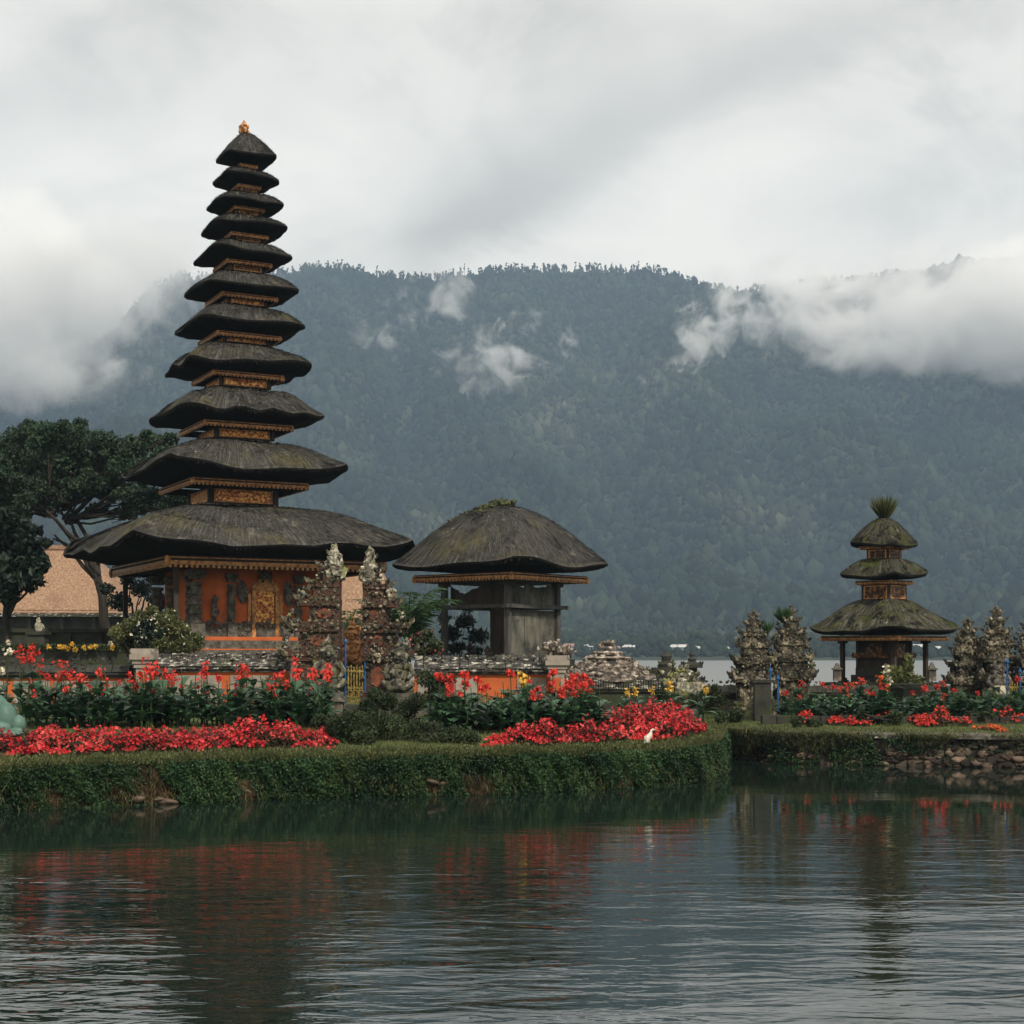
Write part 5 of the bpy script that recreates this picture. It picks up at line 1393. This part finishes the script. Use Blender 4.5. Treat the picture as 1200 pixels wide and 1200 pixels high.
b = MB(); b.blob((0, 0, 2.32), (.14, .14, .2), 2, .2, .6); b.blob((0, 0, 2.52), (.07, .07, .12), 2, .2, .9); b.build('post_head', M['lichen'], e)

# ------------------------------------------------------------------ trees
def limb(mb, p0, p1, r0, r1, g, wob=0.06, n=6, tint=.5):
    p0, p1 = np.array(p0), np.array(p1); L = np.linalg.norm(p1 - p0)
    t = np.linspace(0, 1, n)[:, None]; P = p0 + (p1 - p0) * t
    w = np.cumsum(g.normal(0, wob * L / n, (n, 3)), 0); w -= w[-1] * t; P = P + w
    mb.tube(P, np.linspace(r0, r1, n), 7, tint)
    return P


def tree(name, base, fork, clumps, nleaf, L, W, mat, label, seed, r0=.32, cat='tree', group=None, trunk_mat=None, twigs=3):
    """Tapered trunk, limbs reaching into every foliage clump, and a crown of leaf-sized faces with gaps."""
    g = np.random.default_rng(seed)
    e = empty(name, base, 0, label, cat, group); b0 = np.array(base)
    tr = MB(); fk = np.array(fork) - b0
    limb(tr, (0, 0, -.2), fk, r0, r0 * .62, g, .08, 8)
    C = np.array(clumps, float); C[:, :3] -= b0
    # main limbs to cluster heads, then secondary limbs to each clump
    heads = [C[i, :3] * .75 + fk * .25 for i in g.choice(len(C), min(6, len(C)), replace=False)]
    for h in heads:
        limb(tr, fk * g.uniform(.75, 1.0), h, r0 * .42, r0 * .16, g, .16, 8)
    for c in C[C[:, 3] > np.median(C[:, 3]) * .9]:
        d = [np.linalg.norm(c[:3] - h) for h in heads]; h = heads[int(np.argmin(d))]
        P = limb(tr, h * .7 + fk * .3, c[:3], r0 * .2, r0 * .06, g, .2, 6)
        for _ in range(twigs):
            limb(tr, P[g.integers(2, 6)], c[:3] + rdirs(1, g)[0] * c[3:6] * .8, r0 * .07, r0 * .025, g, .2, 4)
    tr.build('trunk', trunk_mat or M['bark'], e, smooth=True)
    cr = MB(); foliage(cr, C * np.array([1, 1, 1, 1.12, 1.12, 1.12]), nleaf, L, W, up=.25, shell=.08, g=g); cr.build('crown', mat, e)
    return e


def clump_px(lst, Y, dy, g, flat=.75, sub_=0):
    out = []
    for px, py, r in lst:
        y = Y + g.uniform(-dy, dy); s = y / FPX; out.append((xat(px, y), y, zat(py, y), r * s * .88, r * s, r * s * flat * .88))
        for _ in range(sub_):
            a = g.uniform(0, 6.28); q = r * g.uniform(.25, .5); y2 = y + g.normal(0, r * s * .7)
            out.append((xat(px + r * 1.0 * cos(a), y2), y2, zat(py + r * flat * .95 * sin(a), y2), q * s, q * s, q * s * .8))
    return out


g3 = np.random.default_rng(101)
big = [(25, 515, 26), (55, 508, 24), (88, 512, 26), (120, 518, 24), (150, 525, 20), (182, 520, 20), (196, 532, 14), (10, 545, 28), (45, 540, 28), (80, 545, 28), (112, 545, 26), (145, 548, 24), (172, 545, 18),
       (5, 575, 22), (35, 572, 24), (70, 566, 22), (100, 570, 22), (132, 572, 20), (160, 580, 20), (182, 590, 20), (208, 585, 18), (150, 600, 14), (-30, 540, 34), (-60, 560, 36), (20, 600, 14), (-25, 590, 22),
       (62, 590, 12), (115, 596, 12), (40, 620, 9), (190, 610, 12), (66, 528, 22), (130, 532, 22)]
Yt = 62
tree('spreading_tree', (xat(132, Yt), Yt, 1.2), (xat(112, Yt), Yt, zat(655, Yt)), clump_px(big, Yt, 2.4, g3, .62, 4), 86000, .15, .085, M['tree'], 'large spreading dark green tree with leaning trunk behind the pagoda', 111, .26)
dk = [(10, 625, 24), (32, 640, 20), (-15, 640, 30), (45, 662, 14), (20, 665, 24), (-10, 675, 28), (38, 682, 12), (10, 695, 16), (0, 605, 16), (-40, 650, 34), (28, 620, 12)]
Yd = 50
tree('broadleaf_tree', (xat(8, Yd), Yd, 1.1), (xat(8, Yd), Yd, zat(705, Yd)), clump_px(dk, Yd, 1.2, g3, .85, 5), 7600, .27, .15, M['tree_dark'], 'dark broad leaved tree at the left edge in front of the tiled hall', 112, .16)
sm = [(140, 705, 16), (165, 690, 14), (185, 705, 14), (150, 680, 10), (178, 678, 8), (125, 690, 10)]
tree('small_tree', (xat(160, 58), 58, 1.2), (xat(158, 58), 58, zat(730, 58)), clump_px(sm, 58, 1.0, g3), 2600, .14, .08, M['tree_dark'], 'small thin leaved tree under the left eave of the pagoda', 113, .14)
sm2 = [(528, 742, 14), (545, 728, 14), (560, 745, 14), (535, 760, 12), (556, 765, 12), (520, 725, 9), (548, 712, 8)]
tree('garden_tree', (xat(540, 53), 53, 1.1), (xat(540, 53), 53, zat(772, 53)), clump_px(sm2, 53, .6, g3), 900, .30, .10, M['tree_dark'], 'slender leafy tree seen through the open side of the pavilion', 114, .06)

# flowering bush beside the pedestal
def bush(name, clumps, n, L, W, mat, label, cat, seed, fl=None, nf=0, group=None, base=None):
    g = np.random.default_rng(seed); C = np.array(clumps, float)
    b = np.array(base if base else (C[:, 0].mean(), C[:, 1].mean(), 1.0)); C[:, :3] -= b
    e = empty(name, tuple(b), 0, label, cat, group)
    s = MB()
    for c in C: limb(s, (c[0] * .2, c[1] * .2, 0), c[:3], .03, .01, g, .15, 5)
    s.build('branches', M['bark'], e)
    m = MB(); foliage(m, C, n, L, W, up=.35, shell=.3, g=g); m.build('foliage', mat, e)
    if fl:
        f = MB(); foliage(f, C * np.array([1, 1, 1, 1.03, 1.03, 1.03]), nf, .075, .06, up=.2, shell=.9, g=g); f.build('blossoms', fl, e)
    return e


bl = [(140, 742, 14), (155, 735, 16), (172, 742, 18), (190, 730, 16), (210, 742, 18), (228, 752, 14), (165, 722, 10), (200, 722, 12), (150, 755, 14), (185, 752, 16), (213, 757, 16), (178, 715, 8)]
bush('flowering_bush', clump_px(bl, 40.5, .4, g3, .9), 9000, .11, .05, M['bush'], 'olive green flowering bush at the left corner of the pagoda', 'bush', 121, M['cream'], 160)
b2 = [(160, 740, 10), (172, 734, 11), (184, 742, 10), (170, 748, 12), (178, 730, 7)]
bush('potted_shrub', clump_px(b2, 37.4, .15, g3, .9), 1100, .10, .06, M['tree_dark'], 'dark shrub with pale blossoms on top of the stone pedestal', 'shrub', 122, M['cream'], 80, base=(xat(169, 37.4), 37.4, zat(760, 37.4)))

# feathery palm behind the gate
def palm(x, y, z0, zt_, n, L, label, seed, droop=.9):
    g = np.random.default_rng(seed); e = empty('feather_palm', (x, y, z0), 0, label, 'palm', None)
    t = MB(); f = MB(); H = zt_ - z0
    for i in range(n):
        a = i * 2.4 + g.normal(0, .3); el = g.uniform(1.05, 1.5); l = L * g.uniform(.7, 1.1)
        u = np.linspace(0, 1, 10); out = l * (np.cos(el) * u + .28 * u ** 2.2); up = H * .45 + l * (np.sin(el) * u - droop * .42 * u ** 2.6)
        P = np.stack([np.cos(a) * out, np.sin(a) * out, up], 1)
        t.tube(np.vstack([[0, 0, 0], P]), np.linspace(.035, .008, 11), 5)
        k = 46; tt = g.uniform(.18, 1, k); c = np.stack([np.interp(tt, u, P[:, j]) for j in range(3)], 1)
        d = np.gradient(P, axis=0)[-1]; side = np.cross(d, [0, 0, 1]); side /= np.linalg.norm(side) + 1e-9
        s = np.where(g.random(k) < .5, -1, 1)[:, None]
        ax = side * s * .8 + d / np.linalg.norm(d) * .6 + g.normal(0, .1, (k, 3)); ax[:, 2] -= .25; ax /= np.linalg.norm(ax, axis=1)[:, None]
        ln = .42 * (1.1 - .6 * tt) * l / 1.8
        f.leaves(c + ax * ln[:, None] * .5, ax, ortho(ax, g), ln, .04, g.random(k), .1)
    t.build('stems', M['stem'], e); f.build('fronds', M['frond'], e)


palm(xat(478, 46), 46, 1.1, zat(672, 46), 40, 2.6, 'feathery green palm between the central gate and the pavilion', 131)
palm(xat(409, 58), 58, 1.2, zat(690, 58), 12, 2.2, 'feathery palm seen between the two central gate halves', 132)

# ------------------------------------------------------------------ canna lilies
def canna(kind, petals, seed, h=1.0, nst=3, heads=2, label='', group=''):
    g = np.random.default_rng(seed)
    e = empty(kind, (0, 0, -50), 0, label, 'canna lily', group)
    st, lv = MB(), MB(); fl = []
    for i in range(nst):
        a = g.uniform(0, 6.28); bx, by = .13 * cos(a), .13 * sin(a); lean = g.normal(0, .10, 2); hh = h * g.uniform(.8, 1.1) * (g.uniform(1.08, 1.34) if i < heads else 1.0)
        top = np.array([bx + lean[0] * hh, by + lean[1] * hh, hh])
        st.tube([(bx, by, 0), (bx + lean[0] * hh * .4, by + lean[1] * hh * .4, hh * .5), tuple(top)], (.016, .013, .008), 5)
        nl = int(g.integers(5, 8))
        for k in range(nl):
            u = (k + .5) / nl; zb = min(hh, h) * (.10 + .72 * u); az = k * 2.4 + a + g.normal(0, .4); L = g.uniform(.36, .58) * (1.05 - .35 * u); Wd = L * g.uniform(.38, .54); el = g.uniform(.35, 1.15)
            rows = 6; V = []
            for q in range(rows + 1):
                t = q / rows; wd = Wd * .5 * sin(pi * min(1, t * .93 + .05)) ** .75; ou = L * (t * cos(el) + .14 * t * t); up = L * (t * sin(el) - .42 * t ** 2.3)
                for s_, lift_ in ((-1, .22), (0, 0), (1, .22)):
                    V.append((bx + lean[0] * zb + cos(az) * ou - sin(az) * wd * s_, by + lean[1] * zb + sin(az) * ou + cos(az) * wd * s_, zb + up + lift_ * wd))
            F = [(3 * q + j, 3 * q + j + 1, 3 * q + 4 + j, 3 * q + 3 + j) for q in range(rows) for j in (0, 1)]
            lv.add(V, F, g.uniform(.1, .95))
        if i < heads:
            f = MB(); n = int(g.integers(14, 34)); up = g.random(n)
            c = top + np.stack([g.normal(0, .04, n), g.normal(0, .04, n), (up - .5) * g.uniform(.10, .26)], 1); ax = rdirs(n, g); ax[:, 2] += .35; ax /= np.linalg.norm(ax, axis=1)[:, None]
            f.leaves(c, ax, ortho(ax, g), g.uniform(.07, .125, n), g.uniform(.05, .085, n), g.random(n), .2); fl.append((f, petals))
    st.build('stems', M['stem'], e); lv.build('leaves', M['canna'], e, smooth=True)
    for f, p in fl: f.build('flower_head', p, e)
    keep_kids(e)
    return e


def scatter(protos, spots, seed, sc=(.85, 1.15), first=True):
    """The first spots take the prototypes themselves, the rest are copies with their parts."""
    g = np.random.default_rng(seed)
    for i, (x, y) in enumerate(spots):
        p = protos[i % len(protos)]; z = float(ground_z(np.float64(x), np.float64(y))) - .02; s = g.uniform(*sc); rz = g.uniform(0, 6.28)
        if i < len(protos): p.location = (x, y, z); p.rotation_euler = (0, 0, rz); p.scale = (s,) * 3
        else: dup(p, (x, y, z), rz, s)


def spots_px(x0, x1, Y0, Y1, n, seed, mind=.30):
    g = np.random.default_rng(seed); out = []
    for _ in range(n * 60):
        Y = g.uniform(Y0, Y1); x = xat(g.uniform(x0, x1), Y)
        if all((x - a) ** 2 + (Y - b) ** 2 > mind ** 2 for a, b in out): out.append((x, Y))
        if len(out) == n: break
    return out


LB, LM, LR = 'red canna lily in the leafy bed below the pagoda wall', 'red canna lily in the leafy bed below the pavilion', 'red canna lily in the bed of the right island'
GB, GM, GRR = 'red canna lilies below the pagoda', 'red canna lilies below the pavilion', 'red canna lilies on the right island'
pl = [canna('red_canna', M['red'], 200 + i, 1.02, 3, (1, 0, 2, 0, 0, 1)[i], LB, GB) for i in range(6)]
scatter(pl, spots_px(30, 378, 31.8, 34.6, 96, 5, .25), 6, (.72, 1.18))
pm = [canna('red_canna', M['red'], 220 + i, .82, 3, (1, 0, 0, 2, 0)[i], LM, GM) for i in range(5)]
scatter(pm, spots_px(508, 702, 31.4, 33.8, 60, 7, .23), 8, (.75, 1.2))
pr = [canna('red_canna', M['red'], 240 + i, .78, 3, (1, 0, 0, 1, 0)[i], LR, GRR) for i in range(5)]
scatter(pr, spots_px(915, 1240, 37.6, 39.9, 66, 9, .28), 10, (.65, 1.15))
po = [canna('orange_canna', M['orange_petal'], 260, .8, 3, 2, 'orange canna lily among the red ones on the right island', 'orange canna lilies on the right island')]
scatter(po, [(xat(1000, 38), 38.0), (xat(1032, 38.1), 38.1)], 11)
py = [canna('yellow_canna', M['yellow'], 270 + i, .8, 2, 1, 'yellow canna lily beside the pale stone mound', 'yellow canna lilies by the mound') for i in range(2)]
scatter(py, [(xat(733, 35), 35), (xat(746, 35.5), 35.5), (xat(766, 36), 36), (xat(788, 36), 36), (xat(824, 37), 37)], 12)
pw = [canna('pale_canna', M['cream'], 280, 1.25, 3, 2, 'tall cream and yellow canna lily at the left edge of the photo', None) for i in range(1)]
scatter(pw, [(xat(4, 31.4), 31.4)], 13, (1.0, 1.0))
pt = [canna('tall_canna', M['red'], 290 + i, 1.35, 2, 2, 'tall red canna lily rising above the others near the left edge', 'tall red canna lilies near the left edge') for i in range(2)]
scatter(pt, [(xat(36, 32.2), 32.2), (xat(54, 32.6), 32.6), (xat(18, 32.0), 32.0)], 14, (.98, 1.08))
pc = [canna('yellow_canna', M['yellow'], 297, .9, 2, 2, 'yellow canna lily among the red ones below the pavilion', None)]
scatter(pc, [(xat(610, 33.0), 33.0)], 15, (1.2, 1.2))
pd = [canna('cream_canna', M['cream'], 299, .95, 2, 2, 'cream canna lily in front of the urn by the three tiered shrine', None)]
scatter(pd, [(xat(1037, 39.2), 39.2)], 16, (1.1, 1.1))

# ------------------------------------------------------------------ begonia beds
def begonia_bed(px0, px1, y_front, depth, h, dens, label, seed, petals=None, group='red begonia beds', lumpy=.5):
    """Low mounded bed: dark foliage full of small four-petalled flowers; y_front, depth are metres behind the bank line."""
    g = np.random.default_rng(seed); petals = petals or M['begonia']
    x0, x1 = px0, px1; n = int((x1 - x0) * depth * dens)
    npl = int((x1 - x0) * depth * 17); qx = g.uniform(x0 + .1, x1 - .1, npl); qd = g.random(npl) * depth
    edge = np.clip(np.minimum(qd / (.2 * depth), (depth - qd) / (.2 * depth)), .45, 1) * np.clip(np.minimum((qx - x0) / .5, (x1 - qx) / .5), .5, 1)
    qh = h * edge * np.clip(g.normal(.95, .22, npl) + .12 * np.sin(qx * 2.1 + seed), .45, 1.5); qr = g.uniform(.13, .24, npl); qf = np.clip(g.normal(.55, .4, npl), .04, 1)
    def pts(n, shell, fl=False):
        k = g.choice(npl, n, p=qf / qf.sum()) if fl else g.integers(0, npl, n); a = g.uniform(0, 6.28, n); u = np.sqrt(g.random(n))
        x = np.clip(qx[k] + qr[k] * u * np.cos(a), x0, x1); yb = bank_y(x) + y_front + qd[k] + qr[k] * u * np.sin(a)
        hh = qh[k] * (1 - .55 * u ** 2)
        return x, yb, ground_z(x, yb) + hh * (shell + (1 - shell) * g.random(n))
    cx, cyy = (x0 + x1) / 2, float(bank_y((x0 + x1) / 2)) + y_front + depth / 2
    e = empty('begonia_bed', (cx, cyy, .9), 0, label, 'flower bed', group); o = np.array([cx, cyy, .9])
    x, y, z = pts(n * 3, .1); c = np.stack([x, y, z - .05], 1) - o; a = rdirs(len(c), g); a[:, 2] = np.abs(a[:, 2]) * .6; a /= np.linalg.norm(a, axis=1)[:, None]
    m = MB(); m.leaves(c, a, ortho(a, g), g.uniform(.05, .10, len(c)), g.uniform(.035, .07, len(c)), g.random(len(c)), .15); f = m.build('bedding_leaves', M['begonia_leaf'], e); f['kind'] = 'stuff'
    x, y, z = pts(n, .62, True); c = np.stack([x, y, z + .01], 1) - o
    z0_ = len(c)
    nz = rdirs(n, g) * .7; nz[:, 1] -= .5; nz[:, 2] += .45; nz /= np.linalg.norm(nz, axis=1)[:, None]
    u = ortho(nz, g); w = np.cross(nz, u); s = g.uniform(.020, .038, n)[:, None]; t = np.clip(g.random(n) * .7 + .15 + .15 * np.sin(c[:, 0] * 2.2), 0, 1)
    m = MB()
    for ax, bx in ((u, w), (w, -u), (-u, -w), (-w, u)):
        ax_ = ax + nz * .35; ax_ /= np.linalg.norm(ax_, axis=1)[:, None]
        m.leaves(c + ax_ * s * .62, ax_, bx, s[:, 0] * 1.35, s[:, 0] * 1.15, np.clip(t + g.normal(0, .12, n), 0, 1), .1)
    f = m.build('blossoms', petals, e); f['kind'] = 'stuff'
    return e


begonia_bed(xat(-400, 23.6), xat(392, 28.2), 1.05, 2.0, .40, 420, 'long red begonia bed on the left in front of the leafy cannas', 301)
begonia_bed(xat(566, 29.5), xat(842, 31.8), 1.0, 1.25, .40, 520, 'bright red begonia bed along the hedge left of the egret', 302)
begonia_bed(xat(700, 33), xat(834, 34), 3.0, 2.4, .46, 430, 'raised red begonia bed behind the egret below the mound', 303)
begonia_bed(xat(972, 37), xat(1030, 37), 2.0, .9, .30, 330, 'small red begonia patch left of the shrine steps on the right island', 304, M['red'], lumpy=.9)
begonia_bed(xat(925, 37), xat(966, 37), 2.3, .8, .40, 330, 'round red begonia clump by the stone slab', 305, M['red'], lumpy=.9)
begonia_bed(xat(1066, 37), xat(1132, 37), 1.9, 1.1, .42, 330, 'orange red begonia patch in front of the urn', 306, M['red'], lumpy=.9)
begonia_bed(xat(1128, 36.5), xat(1158, 36.5), 1.0, .6, .25, 260, 'small orange flower patch on the ledge at the right', 307, M['orange_petal'], lumpy=.9)

begonia_bed(xat(1010, 38), xat(1066, 38), 3.0, .6, .34, 260, 'thin red begonia strip behind the kerb below the three tiered shrine', 308, M['red'], lumpy=.9)
begonia_bed(xat(1140, 38), xat(1190, 38), 3.0, .6, .36, 260, 'thin red begonia strip behind the kerb at the far right', 309, M['red'], lumpy=.9)

# low flowering plants on the ledge at the far left
e = empty('marigold_row', (xat(60, 44), 44, 0), 0, 'row of yellow and white flowers on the ledge below the tiled hall', 'flowers')
b = MB(); b.box((0, .3, 1.45), (7.5, .7, 2.5)); b.build('ledge', M['darkstone'], e)
m = MB(); g3 = np.random.default_rng(321); foliage(m, [(-3.5 + .5 * i, 0, 2.78, .4, .35, .12) for i in range(15)], 3500, .1, .05, g=g3); m.build('foliage', M['shrub'], e)
for i, (px_, py_) in enumerate(((57, 758), (70, 758), (75, 759), (80, 760), (84, 755), (88, 761), (99, 759), (106, 758), (112, 758), (129, 754), (132, 759), (10, 753))):
    f = MB(); c = np.array([xat(px_, 43.7) - xat(60, 44), -.3, zat(py_, 43.7)]); n = 30
    a = rdirs(n, g3); f.leaves(c + a * .045, a, ortho(a, g3), .11, .07, g3.random(n), .1); f.build('flower_head', M['cream'] if i in (9, 11) else M['yellow'], e)

# pink flowers behind the gate
bush('pink_bush', clump_px([(488, 752, 12), (500, 745, 11), (510, 758, 12), (496, 765, 12)], 41.5, .3, g3, .9), 1300, .13, .06, M['shrub'], 'small bush with pink flowers right of the central gate', 'bush', 331, M['pink'], 70)

# dark shrubs in front of the central gate
SH = [([(345, 812, 14), (362, 818, 16), (352, 832, 14), (375, 830, 14)], 34.6, 'dark leafy shrub at the foot of the left half of the central gate'), ([(440, 815, 12), (455, 822, 14), (430, 828, 12)], 34.4, 'dark leafy shrub beside the low stone steps of the central gate'), ([(398, 852, 20), (415, 848, 22), (405, 868, 20), (425, 866, 20)], 29.4, 'dark green shrub right of the long begonia bed'),
      ([(440, 845, 22), (458, 850, 22), (448, 866, 22), (468, 868, 18)], 29.8, 'tallest dark green shrub below the right guardian statue'),
      ([(490, 856, 20), (508, 860, 20), (500, 872, 16), (520, 870, 14)], 29.6, 'dark green shrub in the middle of the row below the gate'),
      ([(535, 862, 16), (550, 866, 16), (545, 874, 12)], 29.6, 'small dark green shrub left of the red bed by the egret'),
      ([(375, 846, 12), (385, 858, 12)], 30.5, 'small dark shrub behind the end of the long begonia bed'),
      ([(500, 795, 16), (515, 805, 16), (508, 820, 18), (525, 795, 12)], 33.8, 'grey green wispy shrub at the left end of the pavilion cannas'),
      ([(478, 830, 16), (490, 822, 14), (468, 840, 14)], 32.0, 'low shrub at the foot of the right guardian statue')]
for i, (c, Y, lb) in enumerate(SH):
    bush('garden_shrub', clump_px(c, Y, .35, g3, .9), 5200 if i < 3 else 2400, .075, .028, M['shrub'], lb, 'shrub', 340 + i, group='shrubs below the central gate')
RS = [([(1010, 842, 8), (1030, 845, 7), (1050, 843, 8)], 37.0, 'low dark foliage along the kerb below the three tiered shrine'), ([(1140, 842, 9), (1160, 840, 9), (1185, 843, 10)], 37.2, 'low dark foliage along the kerb at the far right'), ([(935, 848, 7), (955, 850, 7)], 36.6, 'low dark foliage on the ledge below the stone slab'), ([(848 + 0, 842, 12), (862, 838, 12)], 38.8, 'dark shrub at the inner corner between the two banks'), ([(780, 812, 14), (795, 822, 12), (815, 820, 14), (838, 818, 14)], 40.2, 'dark leafy shrub row behind the raised begonia bed')]
for i, (c, Y, lb) in enumerate(RS):
    bush('dark_shrub', clump_px(c, Y, .3, g3, .9, 3), 3400, .085, .035, M['shrub'], lb, 'shrub', 360 + i)

# short grass on the lawn strips and terrace edges
N = 60000
x = g3.uniform(-9, 17, N); d = g3.random(N) * 6.5 + .1; y = bank_y(x) + d
kp = (d < 1.3) | (g3.random(N) < .45); x, y, d = x[kp], y[kp], d[kp]; N = len(x)
kp = (x < X_SPLIT) | (d > .22); x, y = x[kp], y[kp]; N = len(x)
a = rdirs(N, g3) * .5; a[:, 2] = 1; a /= np.linalg.norm(a, axis=1)[:, None]; L = g3.uniform(.04, .11, N)
m = MB(); m.leaves(np.stack([x, y, ground_z(x, y) + L * .4], 1), a, ortho(a, g3), L, .014, g3.random(N)); o = m.build('grass', M['grass']); o['kind'] = 'stuff'; o['label'] = 'short grass on the island lawns'

# ------------------------------------------------------------------ green statue at the left edge
e = empty('frog_statue', (xat(-10, 29.3), 29.3, 1.0), 0, 'smooth green painted crouching animal statue cut off by the left edge', 'statue')
b = MB()
def sb(x, y, z, r, rough=.03): b.blob((x, y, z), r, 3, rough, .5, 5)
sb(0.02, 0, .42, (.36, .34, .42)); sb(.30, -.12, .33, (.24, .26, .34)); sb(.22, -.25, .16, (.26, .22, .17)); sb(.55, -.1, .22, (.16, .18, .19)); sb(-.35, -.1, .3, (.22, .24, .32)); sb(-.05, -.12, .9, (.26, .24, .2)); sb(.08, -.3, .98, (.07, .07, .07)); sb(-.18, -.3, .98, (.07, .07, .07))
sb(.42, -.35, .06, (.22, .12, .06)); sb(.58, -.28, .10, (.14, .09, .07)); sb(.1, -.4, .05, (.2, .12, .06))
b.build('statue_body', M['statue_green'], e, smooth=True)
t = MB()
for k in range(4): t.tube([(.40 + .05 * k, -.32, .09), (.50 + .06 * k, -.46 + .03 * k, .07), (.56 + .07 * k, -.56 + .06 * k, .03)], (.035, .04, .025), 6)
t.build('webbed_toes', M['statue_green'], e, smooth=True)

# ------------------------------------------------------------------ egret on the hedge
xe = xat(762, 29.3); Ye = float(bank_y(xe)) + .15
e = empty('egret', (xe, Ye, .80), radians(20), 'small white egret standing on the hedge edge in front of the red flowers', 'bird')
b = MB()
b.tube([(-.125, 0, .0), (-.10, 0, .035), (-.06, 0, .095), (-.015, 0, .155), (.02, 0, .205), (.035, 0, .24), (.036, 0, .265), (.055, 0, .29), (.083, 0, .30), (.11, 0, .294)],
       (.006, .028, .052, .058, .045, .028, .021, .022, .024, .010), 10)
b.build('bird_body', M['bird'], e, smooth=True)
k = MB(); k.tube([(.10, 0, .295), (.135, 0, .289), (.167, 0, .281)], (.010, .007, .002), 6); k.build('beak', M['beak'], e)
for s in (-1, 1):
    k = MB(); k.tube([(-.01, s * .022, .11), (.0, s * .022, .05), (-.008, s * .024, -.02)], (.007, .005, .005), 5); k.tube([(-.008, s * .024, -.018), (.04, s * .03, -.022)], (.004, .003), 4); k.build('leg', M['beak'], e)
for s in (-1, 1):
    k = MB(); k.blob((-.055, s * .042, .105), (.045, .016, .085), 2, .06, .4, 3); w = k.build('wing', M['bird'], e, smooth=True)
for s in (-1, 1):
    k = MB(); k.blob((.092, s * .02, .303), (.005, .005, .005), 1, 0, .1, 3); k.build('eye', M['wood'], e)
